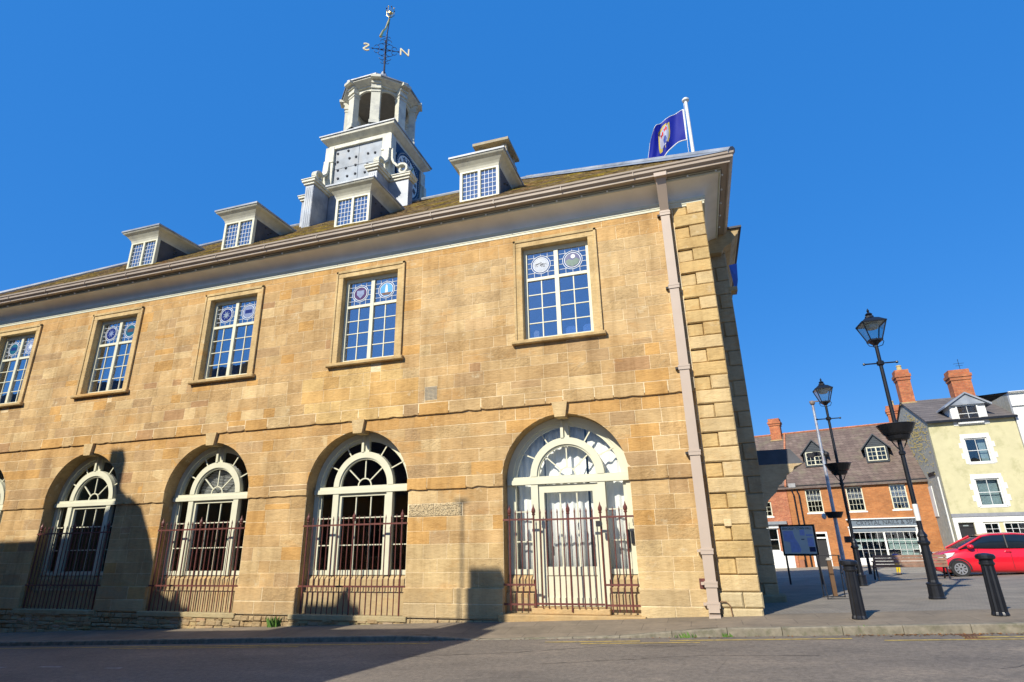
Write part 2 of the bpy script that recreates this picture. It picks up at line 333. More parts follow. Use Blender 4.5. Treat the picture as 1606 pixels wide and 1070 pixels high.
while kx < 14:
    L = .9 + R.uniform(-.03, .03); xm = kx + L / 2; a, b_ = zkerb(kx), zkerb(kx + L); j = R.uniform(-.004, .004); q = .012
    x0, x1 = kx + .004, kx + L - .006; y0, y1 = YK - .14 + j, YK
    m_ = MB(); v = [(x0, y0 - .01, a - .32), (x1, y0 - .01, b_ - .32), (x1, y1, b_ - .32), (x0, y1, a - .32), (x0, y0, a - q), (x1, y0, b_ - q), (x1, y1, b_ + .003), (x0, y1, a + .003), (x0, y0 + q * 1.5, a + .003), (x1, y0 + q * 1.5, b_ + .003)]
    m_.add(v, [(0, 3, 2, 1), (0, 1, 5, 4), (4, 5, 9, 8), (8, 9, 6, 7), (1, 2, 6, 9, 5), (3, 0, 4, 8, 7), (2, 3, 7, 6)])
    m_.build('kerb_stone', KERB, kb); kx += L; ki += 1
# painted lines
for nm_, y0, y1, mt in (('yellow_line', -2.02, -1.94, YEL), ('yellow_line', -2.22, -2.15, YEL)):
    for x0, x1 in ((-26, -6.2), (-3.9, -2.2), (-1.7, 1.1), (2.6, 4.2), (4.6, 14)) if y0 > -2.1 else ((-3.2, -1.2), (1.5, 7), (-14, -9)):
        sheet(nm_, rng(x0, x1, 1), [y0, y1], zroad, mt, .004)
for x0, x1, y in ((-13.4, -12.8, -4.1), (-11.6, -11.2, -4.2), (-14.8, -14.2, -4.15)):
    sheet('faded_road_marking', rng(x0, x1, .6), [y - .05, y + .04], zroad, WLINE, .004)
def seam(pts, wd):
    m_ = MB(); P = []
    for (x0, y0), (x1, y1) in zip(pts, pts[1:]):
        n = max(2, int(hypot(x1 - x0, y1 - y0) / .09))
        P += [(x0 + (x1 - x0) * i / n + R.uniform(-.015, .015), y0 + (y1 - y0) * i / n + R.uniform(-.03, .03)) for i in range(n)]
    v = []
    for x, y in P: q = wd * R.uniform(.3, 1.3); v += [(x, y - q, zroad(x, y) + .004), (x, y + q, zroad(x, y) + .004)]
    m_.add(v, [(2 * i, 2 * i + 2, 2 * i + 3, 2 * i + 1) for i in range(len(P) - 1)]); m_.build('road_crack', TAR, kind='structure')
seam([(-6.5, -3.4), (-4, -2.9), (-2.6, -2.45), (-1, -2.5)], .010); seam([(-3.5, -3.9), (-1.2, -3.3), (.5, -3.35)], .008); seam([(2.2, -4.2), (3.6, -3.2), (6, -2.9)], .007); seam([(-1.0, -4.4), (-.8, -3.5)], .006)
g_ = MB()
for i in range(9): g_.box(2.62 + i * .045, 2.645 + i * .045, -2.1, -1.75, zroad(2.7, -2) - .02, zroad(2.7, -2) + .008)
g_.box(2.58, 3.06, -2.13, -2.1, zroad(2.7, -2) - .02, zroad(2.7, -2) + .01); g_.box(2.58, 3.06, -1.75, -1.72, zroad(2.7, -2) - .02, zroad(2.7, -2) + .01)
tag(g_.build('drain_grate', simple('rust', (.13, .06, .03), .8)), 'rusty iron drain grate in the gutter right of the building corner', 'drain')
lm = MB()
for i in range(260):
    c = R.random(); x = R.gauss(2.3, .7) if c < .5 else R.uniform(-8, 9); y = -1.68 - abs(R.gauss(0, .09)); z = zroad(x, y) + .006; s_ = R.uniform(.012, .03); a = R.uniform(0, 6.3)
    lm.add([(x + s_ * cos(a), y + s_ * sin(a), z), (x - s_ * .5 * sin(a), y + s_ * .5 * cos(a), z + .012), (x - s_ * cos(a), y - s_ * sin(a), z + .004), (x + s_ * .5 * sin(a), y - s_ * .5 * cos(a), z + .01)], [(0, 1, 2, 3)])
tag(lm.build('leaf_litter', LEAF, kind='stuff'), 'dead leaves and grit lying in the gutter along the kerb', 'leaves')
def weed(x, y, z, r, h, n, label, mat=GREEN):
    m_ = MB()
    for i in range(n):
        a = R.uniform(0, 6.3); d = R.uniform(0, r); px_, py_ = x + d * cos(a), y + d * sin(a) * .6; hh = h * R.uniform(.4, 1); a2 = R.uniform(0, 6.3); w_ = R.uniform(.008, .022); t_ = .35 * hh
        m_.add([(px_ - w_ * cos(a2), py_ - w_ * sin(a2), z), (px_ + w_ * cos(a2), py_ + w_ * sin(a2), z), (px_ + w_ * .6 * cos(a2) + t_ * sin(a), py_ + w_ * sin(a2), z + hh * .7), (px_ + t_ * 1.6 * sin(a), py_, z + hh)], [(0, 1, 2, 3)])
    tag(m_.build('weed', mat), label, 'weed')
weed(-11.3, -.12, -.50, .14, .34, 120, 'leafy green weed at the wall foot left of the third archway from the left')
weed(-1.45, -1.62, zroad(-1.4, -1.6), .22, .10, 90, 'low tuft of green weeds against the kerb below the drainpipe')
weed(-.75, -1.63, zroad(-.7, -1.6), .12, .07, 50, 'small tuft of weeds by the kerb joint nearest the building corner')
weed(1.35, -1.63, zroad(1.35, -1.6), .04, .16, 16, 'single upright weed stem against the kerb face right of the building corner')

# ------------------------------------------------------------------ TOWN HALL
hall = thing('town_hall', 'long honey stone town hall with arches, sash windows and a clock tower', 'building', (0, 0, 0))
ARC = [-3.85, -9.33, -14.19, -18.97, -23.75]; WIN = [-3.79, -9.26, -14.11, -18.95, -23.66]
XL, ZC, RA = -26.3, 2.80, 1.5
CAMP = Vector((-.95, -13.1, 1.54))
def tintf(x, z):
    c = R.random()
    if c < .46: b = (.44, .30, .145)
    elif c < .70: b = (.47, .335, .17)
    elif c < .82: b = (.385, .265, .14)
    elif c < .91: b = (.47, .285, .105)
    elif c < .97: b = (.52, .39, .21)
    else: b = (.36, .225, .115)
    if -11 < x < -7.9 and 4.5 < z < 6.2: b = (.54, .385, .17) if c < .7 else (.51, .33, .13)
    if x > -2.6 and 6.0 < z < 9.0 or (-7.4 < x < -5 and 6.6 < z < 9): b = tuple(.65 * p_ + .35 * q_ for p_, q_ in zip((.50, .37, .20), b))
    if z > 8.85 or 4.1 < z < 4.55: b = tuple(.6 * p_ + .4 * q_ for p_, q_ in zip((.48, .29, .11), b))
    if z < 1.4 and x > -8.3: b = tuple(.6 * p_ + .4 * q_ for p_, q_ in zip((.49, .385, .21), b))
    k = R.uniform(1.0, 1.16)
    return (b[0] * k, b[1] * k * .985, b[2] * k * .98, R.choice([.0, .05, .1, .2, .3, .9]))
stones = []   # (polygon, yfront, thickness)
def add_rect(x0, x1, z0, z1, yf, b=.006, rough=False):
    if x1 - x0 < .05: return
    stones.append(([(x0, z0), (x1, z0), (x1, z1), (x0, z1)], yf, b, rough))
def row(z0, z1, yf, opens, xa, xb, wmin, wmax, breaks=(), b=.0035, rough=False, g=.008):
    spans = []; x = xa
    for o0, o1 in sorted(opens):
        if o1 <= x or o0 >= xb: continue
        if o0 > x: spans.append((x, o0))
        x = o1
    if x < xb: spans.append((x, xb))
    for s0, s1 in spans:
        cuts = [s0] + [q for q in breaks if s0 < q < s1] + [s1]
        for c0, c1 in zip(cuts, cuts[1:]):
            x = c0
            while x < c1 - 1e-6:
                L = R.uniform(wmin, wmax)
                if c1 - x - L < wmin * .7: L = c1 - x
                x2 = min(c1, x + L)
                if z1 - z0 > .29 and R.random() < .06 and not rough:
                    zm = z0 + (z1 - z0) * R.uniform(.4, .6); add_rect(x + g / 2, x2 - g / 2, z0 + g / 2, zm - g / 2, yf, b); add_rect(x + g / 2, x2 - g / 2, zm + g / 2, z1 - g / 2, yf, b)
                else: add_rect(x + g / 2, x2 - g / 2, z0 + g / 2, z1 - g / 2, yf, b, rough)
                x = x2
BRK = [-6.1 + .55, -12.0, -16.9, -21.6]
XE = -.74     # facade ashlar ends at the corner quoins
op = [(c - 1.5, c + 1.5) for c in ARC]; opn = [(c - 1.47, c + 1.47) for c in ARC]
zr = -1.1
while zr < -.2:      # rubble footing
    h = R.uniform(.09, .15); z2 = min(zr + h, -.17)
    if z2 - zr > .03:
        row(zr, z2, -.05 + R.uniform(-.012, .012), [(-5.4, 1)], XL, XE, .12, .38, rough=True, b=.015, g=.014)
    zr = z2 if z2 > zr else 0
row(-.17, .13, -.022, op + [(-5.4, 1)], XL, XE, .5, 1.0, b=.012); row(.13, .46, -.02, op, XL, XE, .6, 1.3, b=.012); row(-.17, .13, -.022, [(-30, -2.35), (-2.35, -2.349)], -2.35, XE, .6, 1.0, b=.012); row(-.17, .13, -.022, [], -5.45, -5.35, .5, 1, b=.012)
zs = [.46, .79, 1.09, 1.42, 1.72, 2.05, 2.36, 2.68]
for a, b_ in zip(zs, zs[1:]): row(a, b_, .062, op + ([(-7.86, -6.37)] if a > 2.0 and a < 2.3 else []), XL, XE, .35, .95)
row(2.68, 2.98, .014, opn, XL, XE, .5, 1.2, BRK, b=.012)
zs = [2.98, 3.30, 3.62, 3.92, 4.24, 4.55]
def arcz(x):
    for c in ARC:
        if abs(x - c) < RA: return ZC + sqrt(RA * RA - (x - c) ** 2)
    return -9
for a, b_ in zip(zs, zs[1:]):
    x = XL
    cuts = [XL] + BRK + [XE]
    for c0, c1 in zip(cuts, cuts[1:]):
        x = c0
        while x < c1 - 1e-6:
            L = R.uniform(.35, .95)
            if c1 - x - L < .25: L = c1 - x
            x2 = x + L; g = .004; xs = [x + g + (x2 - x - 2 * g) * i / 14 for i in range(15)]
            runs = []; cur = []
            for q in xs:
                if arcz(q) < b_ - g - .005: cur.append(q)
                else:
                    if len(cur) > 1: runs.append(cur)
                    cur = []
            if len(cur) > 1: runs.append(cur)
            for rn in runs:
                # extend the run to the exact arc
                zb = [max(a + g, arcz(q)) for q in rn]
                q0, q1 = rn[0], rn[-1]
                for c in ARC:
                    dx = sqrt(max(0, RA * RA - (b_ - g - ZC) ** 2)) if b_ - ZC < RA else 0
                    if q1 < c - dx < q1 + L / 14 + 1e-6 and q1 < xs[-1] - 1e-6: rn = rn + [c - dx]; zb.append(b_ - g)
                    if q0 - L / 14 - 1e-6 < c + dx < q0 and q0 > xs[0] + 1e-6: rn = [c + dx] + rn; zb = [b_ - g] + zb
                if all(z_ == a + g for z_ in zb): add_rect(rn[0], rn[-1], a + g, b_ - g, .018); continue
                poly = [(q, z_) for q, z_ in zip(rn, zb)]
                if zb[-1] < b_ - g - 1e-4: poly.append((rn[-1], b_ - g))
                if zb[0] < b_ - g - 1e-4: poly.append((rn[0], b_ - g))
                if len(poly) > 2: stones.append((poly, .018, .0035, False))
            x = x2
row(4.55, 4.87, -.035, [], XL, XE, .4, 1.0)
wx = sorted(WIN); CH = [XL] + [q + R.uniform(-.9, .9) for q in wx[:-1]] + [-7.6, wx[-1] + .2, XE]
for c0, c1 in zip(CH, CH[1:]):
    smooth_ = c1 == XE; zs = [4.87]
    while zs[-1] < 8.85: zs.append(zs[-1] + R.choice([.20, .24, .28, .3, .33, .36]))
    zs = [z_ for z_ in zs if z_ < 8.85] + [9.07, 9.33]
    for a, b_ in zip(zs, zs[1:]):
        o_ = [(c - 1.1, c + 1.1) for c in WIN] if a < 9.0 and b_ > 6.15 else []
        if a < 5.25 and b_ > 4.95:
            o_ = o_ + [(-7.42, -7.07)]
            if c0 < -7.2 < c1:
                if 4.93 - a > .03: add_rect(-7.416, -7.074, a + .004, 4.926, -.035, .0035)
                if b_ - 5.29 > .03: add_rect(-7.416, -7.074, 5.294, b_ - .004, -.035, .0035)
        row(a, b_, -.035, o_, c0, c1, .30, .85)
        if a < 6.11 and b_ > 6.15:
            for c in WIN:
                for q0, q1 in ((-1.1, -.4), (-.4, .5), (.5, 1.1)):
                    if c0 <= c + (q0 + q1) / 2 < c1: add_rect(max(c0, c + q0) + .004, min(c1, c + q1) - .004, a + .004, 6.119, -.035, .0035)
def stone_mesh(mb, poly, yf, b, rough, t):
    n = len(poly); cx = sum(p_[0] for p_ in poly) / n; cz = sum(p_[1] for p_ in poly) / n
    jy = R.uniform(-.0018, .0018) if not rough else R.uniform(-.03, .02); jj = .012 if rough else .0012
    v = [(x, yf + .09, z) for x, z in poly] + [(x, yf + b + jy, z) for x, z in poly]
    inn = []
    for x, z in poly:
        dx, dz = x - cx, z - cz; bb = b * 1.2
        inn.append((x - (bb if dx > 0 else -bb) * (1 if abs(dx) > bb else 0) + R.uniform(-jj, jj), yf + jy + R.uniform(-jj, jj), z - (bb if dz > 0 else -bb) * (1 if abs(dz) > bb else 0) + R.uniform(-jj, jj)))
    v += inn
    fs = [tuple(range(2 * n, 3 * n))] + [(i + n, (i + 1) % n + n, (i + 1) % n + 2 * n, i + 2 * n) for i in range(n)] + [(i, (i + 1) % n, (i + 1) % n + n, i + n) for i in range(n)]
    mb.add(v, fs, 0, t)
def area(poly): return abs(sum(poly[i][0] * poly[(i + 1) % len(poly)][1] - poly[(i + 1) % len(poly)][0] * poly[i][1] for i in range(len(poly)))) / 2
def rank(s_):
    cx = sum(p_[0] for p_ in s_[0]) / len(s_[0]); cz = sum(p_[1] for p_ in s_[0]) / len(s_[0]); d = (Vector((cx, 0, cz)) - CAMP).length
    return -area(s_[0]) * 13.1 / d ** 3
def ragged(st):
    poly, yf, b_, rg = st
    if len(poly) == 4 and not rg and any(abs(poly[0][1] - q) < .008 for q in (4.55, 2.68)):
        (x0, z0), (x1, z1) = poly[0], poly[1]; n = 5
        return ([(x0 + (x1 - x0) * i / n, z0 + (R.uniform(-.002, .005) if R.random() < .84 else R.uniform(.015, .035))) for i in range(n + 1)] + poly[2:], yf, .010, rg)
    return st
stones = [ragged(q) for q in stones]
stones.sort(key=rank)
rest = MB()
for i, (poly, yf, b_, rg) in enumerate(stones):
    cx = sum(p_[0] for p_ in poly) / len(poly); cz = sum(p_[1] for p_ in poly) / len(poly); t_ = tintf(cx, cz)
    if rg: t_ = (*[.8 * q_ for q_ in t_[:3]], 1.0)
    if i < 300:
        m_ = MB(); stone_mesh(m_, poly, yf, b_, rg, t_); m_.build('stone', STONE, hall)
    else: stone_mesh(rest, poly, yf, b_, rg, t_)
rest.build('ashlar', STONE, hall, kind='stuff')
# wall cores
c = MB()
xs = [XL] + sum([[a - 1.496, a + 1.496] for a in sorted(ARC)], []) + [XE + .02]
for i in range(0, len(xs), 2):
    a, b_ = xs[i] - (0 if i == 0 else .0), xs[i + 1]
    c.box(a, b_, .0665, .6, -1.3, 2.74, 1); c.box(a + .02, b_ - .02, -.012, .03, -.17, .45, 1)
poly = [(XL, 2.741)]
for a in sorted(ARC):
    poly += [(a - 1.5, 2.741)] + [(a - 1.502 * cos(t_), ZC + 1.502 * sin(t_)) for t_ in [pi * k / 28 for k in range(29)]] + [(a + 1.5, 2.741)]
poly += [(XE + .02, 2.741), (XE + .02, 4.55), (XL, 4.55)]
c.prism(poly, .0225, .6, mi=1)
ys0 = -.0305
c.box(XL, XE + .02, ys0, .6, 4.62, 6.15, 1); c.box(XL, XE + .02, .03, .6, 4.551, 4.619, 1); c.box(XL, XE + .02, ys0, .6, 9.03, 9.5, 1)
xs = [XL] + sum([[a - 1.0, a + 1.0] for a in sorted(WIN)], []) + [XE + .02]
for i in range(0, len(xs), 2): c.box(xs[i], xs[i + 1], ys0, .6, 6.151, 9.029, 1)
core = c.build('wall_core', [MORTAR, REVEAL], hall)
import bmesh
bm = bmesh.new(); bm.from_mesh(core.data); bmesh.ops.recalc_face_normals(bm, faces=bm.faces); bmesh.ops.triangulate(bm, faces=[f for f in bm.faces if len(f.verts) > 4]); 
for f in bm.faces: f.material_index = 0 if f.normal.y < -.5 else 1
bm.to_mesh(core.data); bm.free()
# other walls, floors, interior
MB().box(-.72, -.02, .02, 3.4, -.8, 9.5).box(-.55, -.02, 3.4, 12.2, -1.2, 9.5).build('side_wall', REVEAL, hall)
MB().box(XL, -.55, 11.7, 12.2, -1.8, 9.5).build('rear_wall', REVEAL, hall); MB().box(XL, XL + .5, .6, 11.7, -1.8, 9.5).build('end_wall', REVEAL, hall)
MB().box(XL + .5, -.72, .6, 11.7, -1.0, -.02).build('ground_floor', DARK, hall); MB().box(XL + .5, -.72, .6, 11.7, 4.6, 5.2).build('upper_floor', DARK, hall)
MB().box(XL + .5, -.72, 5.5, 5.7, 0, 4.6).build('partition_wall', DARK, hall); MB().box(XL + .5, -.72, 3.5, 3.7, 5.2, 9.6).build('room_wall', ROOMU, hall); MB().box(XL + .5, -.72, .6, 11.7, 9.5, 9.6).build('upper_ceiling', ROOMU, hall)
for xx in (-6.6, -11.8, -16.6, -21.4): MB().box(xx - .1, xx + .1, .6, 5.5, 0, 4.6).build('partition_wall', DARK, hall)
# keystones
for a in ARC: 
    m_ = MB(); m_.add([(a - .13, -.075, 4.22), (a + .13, -.075, 4.22), (a + .19, -.075, 4.58), (a - .19, -.075, 4.58), (a - .13, .3, 4.22), (a + .13, .3, 4.22), (a + .19, .3, 4.58), (a - .19, .3, 4.58)], [(3, 2, 1, 0), (0, 1, 5, 4), (1, 2, 6, 5), (2, 3, 7, 6), (3, 0, 4, 7), (4, 5, 6, 7)][:], 0, (.52, .39, .21)); fix_normals(m_.build('keystone', STONE, hall))
# corner quoins
def quoins(x0, x1, yf, zb, zt, h, par, mat=STONE, depth=.25, tn=None, flip=0):
    z = zb; i = flip
    while z < zt - .05:
        z2 = min(z + h, zt); g = .012
        def q(a, b_, pr, na):
            kk = R.uniform(.98, 1.14); t_ = tuple(k * kk for k in (tn or R.choice([(.50, .375, .195), (.53, .405, .22), (.48, .35, .165), (.49, .345, .155)])))
            m_ = MB(); bb = .022; j = lambda: R.uniform(-.006, .006)
            m_.bbox(a, b_, yf - pr, yf + depth, z + g / 2 + j() * .3, z2 - g / 2 + j() * .3, bb, 0, t_)
            v = [list(v_) for v_ in m_.v]
            for k in range(8, 12): v[k][0] += j(); v[k][1] += j(); v[k][2] += j()
            m_.v = [tuple(v_) for v_ in v]; m_.build('quoin', mat, par)
        if i % 2 == 0: q(x0, x1, .05, 0)
        else: q(x0, x0 + (x1 - x0) * .47, .0, 0); q(x0 + (x1 - x0) * .48, x1, .05, 0)
        z = z2; i += 1
quoins(-.72, 0, -.03, .42, 9.32, .3178, hall)
for (a, b_, z0, z1) in ((-.76, -.0, -.25, .12), (-.76, -.34, .13, .41), (-.33, .03, .13, .41)): MB().bbox(a, b_, -.10, .3, z0, z1, .03, 0, (.58, .48, .29)).build('quoin', STONE, hall)
MB().bbox(-.50, -.36, -.085, .0, 1.66, 1.80, .004, 0, (.66, .53, .32)).build('stone_plug', STONE, hall)
# window A stone step, sills, aprons under the other arches
def apron(a, x0=-1.5, x1=1.5):
    m_ = MB(); m_.prism([(.55, -1), (.55, .715), (.42, .70), (.36, .62), (.36, .48), (.29, .455), (.29, .36), (.22, .325), (.22, -1)], a + x0, a + x1, 'x', 0)
    fix_normals(m_.build('window_apron', TRIM, hall))
for a in ARC[1:]:
    apron(a); MB().bbox(a - 1.62, a + 1.62, -.075, .22, -.27, -.155, .012, 0, (.40, .33, .18)).build('stone_ledge', STONE, hall)
    m_ = MB()
    for k in range(11): 
        zz = -.28
        while zz > zg(a, 0) - .15:
            hh = R.uniform(.07, .12); L = .3; m_.bbox(a - 1.6 + k * .29 + R.uniform(-.03, .03), a - 1.6 + k * .29 + .27, -.045 + R.uniform(-.03, .02), .15, zz - hh + .008, zz, .015, 0, tuple(q_ * R.uniform(.7, 1) for q_ in (.46, .36, .2))); zz -= hh
    m_.build('rubble_footing', STONE, hall, kind='stuff')
a = ARC[0]; apron(a, -1.5, -.84); apron(a, .84, 1.5)
MB().bbox(a - 1.6, a + 1.6, -.10, .5, -.35, -.06, .02, 0, (.50, .33, .14)).build('doorstep', STONE, hall); MB().bbox(a - .86, a + .86, .02, .5, -.06, .06, .015, 0, (.55, .37, .17)).build('doorstep', STONE, hall)

def clip_pane(m_, poly, y=.462): m_.prism(poly, y, y + .005)
def pane(par, poly, mat, y=.462):
    fix_normals(MB().prism(poly, y, y + .005).build('pane', mat, par))
def sector(cx, cz, r0, r1, a0, a1, n=6):
    return [(cx + r1 * cos(a0 + (a1 - a0) * i / n), cz + r1 * sin(a0 + (a1 - a0) * i / n)) for i in range(n + 1)] + [(cx + r0 * cos(a1 + (a0 - a1) * i / n), cz + r0 * sin(a1 + (a0 - a1) * i / n)) for i in range(n + 1)]
def arch_window(a, door=False):
    zb = .72; zt = 2.86
    fr = MB(); fr.ring(a, ZC, 1.36, 1.5, 0, pi, .42, .56, 36).ring(a, ZC, 1.27, 1.36, 0, pi, .46, .54, 36)
    for s_ in (-1, 1):
        z0 = zb if not door else .72
        fr.box(*sorted((a + s_ * 1.5, a + s_ * 1.36)), .42, .56, z0, ZC).box(*sorted((a + s_ * 1.3599, a + s_ * 1.29)), .46, .54, z0, ZC)
    w_ = fr.build('arched_window' if not door else 'arched_doorway', CREAM, hall)
    MB().box(a - 1.46, a + 1.46, .34, .5, 2.72, 2.83).box(a - 1.44, a + 1.44, .37, .5, 2.83, 2.90).build('transom', CREAM, w_)
    MB().ring(a, 2.9, .73, .89, 0, pi, .36, .5, 28).ring(a, 2.9, .69, .73, 0, pi, .40, .48, 28).build('inner_arch', CREAM, w_)
    MB().box(a - .10, a - .03, .34, .5, 3.78, 4.2).box(a - .03, a + .10, .40, .5, 3.78, 4.2).build('key_mullion', CREAM, w_)
    for s_ in (-1, 1):
        x = a + s_ * .80; z0 = zb if not door else .07
        MB().box(x - .085, x + .085, .36, .5, z0, 2.72).build('mullion', CREAM, w_)
        for z_ in (1.43, 2.10): MB().box(*sorted((a + s_ * .885, a + s_ * 1.29)), .45, .48, z_ - .013, z_ + .013).build('glazing_bar', CREAM, w_)
        MB().box(*sorted((a + s_ * .885, a + s_ * 1.36)), .43, .5, .72, .83).build('bottom_rail', CREAM, w_)
    for g in (29, 60, 120, 151):
        t_ = radians(g); MB().bar((a + .88 * cos(t_), .465, 2.9 + .88 * sin(t_)), (a + 1.30 * cos(t_), .465, 2.86 + 1.30 * sin(t_)), .03, .03).build('glazing_bar', CREAM, w_)
    for g in (42, 90, 138):
        t_ = radians(g); MB().bar((a + .2 * cos(t_), .465, 2.9 + .2 * sin(t_)), (a + .7 * cos(t_), .465, 2.9 + .7 * sin(t_)), .03, .03).build('glazing_bar', CREAM, w_)
    MB().ring(a, 2.9, .18, .21, 0, pi, .45, .48, 14).build('fan_hub', CREAM, w_)
    G = [0, 29, 60, 90, 120, 151, 180]
    for g0, g1 in zip(G, G[1:]): pane(w_, sector(a, 2.88, .87, 1.3, radians(g0), radians(g1)), GLASSA)
    G = [0, 42, 90, 138, 180]
    for g0, g1 in zip(G, G[1:]): pane(w_, sector(a, 2.9, .2, .7, radians(g0), radians(g1)), GLASSA)
    pane(w_, sector(a, 2.9, .001, .2, 0, pi), GLASSA)
    zz = [.82, 1.43, 2.10, 2.72]
    for s_ in (-1, 1):
        for z0, z1 in zip(zz, zz[1:]):
            x0, x1 = sorted((a + s_ * .885, a + s_ * 1.29)); pane(w_, [(x0, z0), (x1, z0), (x1, z1), (x0, z1)], GLASSA)
    if not door:
        st = MB().box(a - .715, a - .64, .41, .49, .83, 2.72).box(a + .64, a + .715, .41, .49, .83, 2.72).box(a - .64, a + .64, .41, .49, 2.64, 2.72).box(a - .715, a + .715, .41, .49, .72, .83)
        st.build('sash_frame', CREAM, w_)
        for x in (-.22, .22): MB().box(a + x - .014, a + x + .014, .445, .48, .83, 2.64).build('glazing_bar', CREAM, w_)
        for z_ in (1.43, 2.10): MB().box(a - .64, a + .64, .45, .478, z_ - .013, z_ + .013).build('glazing_bar', CREAM, w_)
        xx = [-.64, -.22, .22, .64]
        for x0, x1 in zip(xx, xx[1:]):
            for z0, z1 in zip(zz, zz[1:]): pane(w_, [(a + x0, z0), (a + x1, z0), (a + x1, z1), (a + x0, z1)], GLASSA)
    else:
        d = MB().box(a - .71, a - .58, .41, .49, .07, 2.70).box(a + .58, a + .71, .41, .49, .07, 2.70).box(a - .58, a + .58, .41, .49, 2.52, 2.70).box(a - .58, a + .58, .41, .49, .07, .24).box(a - .58, a + .58, .41, .49, .70, .88).box(a - .58, a + .58, .435, .48, .24, .70)
        d.build('door', CREAM, hall)
        dd = hall.children[-1] if False else [o for o in hall.children if o.name.startswith('door') and 'step' not in o.name][-1]
        for x in (-.20, .20): MB().box(a + x - .014, a + x + .014, .445, .48, .88, 2.52).build('glazing_bar', CREAM, dd)
        xx = [-.58, -.2, .2, .58]; zd = [.88, 1.43, 2.0, 2.52]
        for x0, x1 in zip(xx, xx[1:]):
            for z0, z1 in zip(zd, zd[1:]): pane(dd, [(a + x0, z0), (a + x1, z0), (a + x1, z1), (a + x0, z1)], GLASSA)
        MB().box(a - .40, a - .38, .40, .41, 1.12, 1.32).build('door_latch', BLACK, dd); MB().box(a + 1.38, a + 1.44, .36, .42, 1.35, 1.62).build('lock', BLACK, dd)
        MB().box(a + 1.28, a + 1.345, .36, .44, 1.25, 1.65).build('meter_box', BLACK, dd)
arch_window(ARC[0], True)
for a in ARC[1:]: arch_window(a)
# things seen behind the arch glass
def curtain(x0, x1, z0, z1, y, label, amp=.022, n=90, wl=.17):
    m_ = MB(); ph = [R.uniform(0, 6) for _ in range(4)]; v = []
    for i in range(n + 1):
        x = x0 + (x1 - x0) * i / n; yy = y + amp * sin(6.283 * x / wl + 1.3 * sin(3 * x + ph[0])) * (.7 + .3 * sin(2.1 * x + ph[1]))
        v += [(x, yy, z0), (x + .02 * sin(x * 9), yy * 1 + .0, (z0 + z1) / 2), (x, yy, z1)]
    m_.add(v, [(3 * i + j, 3 * i + 3 + j, 3 * i + 4 + j, 3 * i + 1 + j) for i in range(n) for j in range(2)])
    o = m_.build('curtain', CURT, smooth=True); mo = o.modifiers.new('thickness', 'SOLIDIFY'); mo.thickness = .003
    tag(o, label, 'curtain', 'curtains behind the glazed doorway')
A0 = ARC[0]
curtain(A0 - 1.45, A0 - .62, .1, 4.35, .74, 'white curtain hanging behind the left sidelight of the glazed doorway'); curtain(A0 - .58, A0 + .42, .1, 4.35, .70, 'white curtain hanging behind the middle leaf of the glazed doorway', .026); curtain(A0 + .46, A0 + 1.45, .1, 4.35, .73, 'white curtain hanging behind the right sidelight of the glazed doorway')
bl = thing('slatted_blind', 'white slatted blind behind the fan glazing of the second archway from the left', 'blind', (ARC[2], .6, 2.9))
for k in range(16):
    z_ = .03 + k * .042; hw = sqrt(max(0, .72 ** 2 - z_ * z_))
    if hw > .08: MB().bar((-hw, 0, z_), (hw, 0, z_), .03, .006, up=(0, .7, .7)).build('slat', WHITE, bl)
lamp = MB().ball((-9.5, 2.8, 4.0), .05); me_, t_, p_ = nm('lit_lamp'); p_.inputs['Emission Color'].default_value = (1, .85, .6, 1); p_.inputs['Emission Strength'].default_value = 12
lamp.bar((-9.5, 2.8, 4.05), (-9.5, 2.8, 4.6), .012)
tag(lamp.build('pendant_lamp', me_), 'small lit ceiling lamp seen through the fan of the third archway from the left', 'lamp')
# interior reveals for the blank opening sides: iron railings
def railing(a, label, kind):
    t0 = thing('iron_railing', label, 'railing', (a, .06, 0), 0, 'red oxide iron railings in the archways')
    zb = -.15 if kind == 'w' else .0; zt = 2.12; z1, z2 = .48, 1.92
    def post(x, y=0):
        m_ = MB().tube([(x, y, zb), (x, y, 2.0)], .022, 8).lathe([(.022, 2.0), (.045, 2.02), (.03, 2.04), (.048, 2.08), (.045, 2.13), (.02, 2.18), (.004, 2.25)], 8, (x, y, 0)); m_.build('post', IRON, t0)
    def bar_(x, y=0, z_=zb): MB().tube([(x, y, z_), (x, y, 2.03), (x, y, 2.06), (x, y, 2.14)], [.014, .014, .020, .002], 6).build('bar', IRON, t0)
    if kind == 'w':
        for x in (-1.36, 0, 1.36): post(x)
        for k in range(1, 18):
            x = -1.36 + 2.72 * k / 18
            if abs(x) > .01: bar_(x)
        for z_ in (z1, z2): MB().box(-1.5, 1.5, -.014, .014, z_ - .02, z_ + .02).build('rail', IRON, t0)
    else:
        for x in (-1.34, -.76, .06, .78, 1.34): post(x, 0 if abs(x) > .5 else -.05)
        for x in (-1.34 + .145 * k for k in (1, 2, 3)): bar_(x)
        for x in (.78 + .14 * k for k in (1, 2, 3)): bar_(x)
        for k in range(1, 11):
            x = -.72 + 1.46 * k / 11
            if abs(x - .06) > .05: bar_(x, -.05, .06)
        for x0, x1, y in ((-1.5, -.76, 0), (.78, 1.5, 0)):
            for z_ in (z1 + .05, z2, .13): MB().box(x0, x1, -.014, .014, z_ - .02, z_ + .02).build('rail', IRON, t0)
        for z_ in (z2 - .02, .15): MB().box(-.72, .76, -.064, -.036, z_ - .02, z_ + .02).build('rail', IRON, t0)
        MB().box(.68, .80, -.08, -.02, 1.72, 1.84).build('latch', BLACKM, t0)
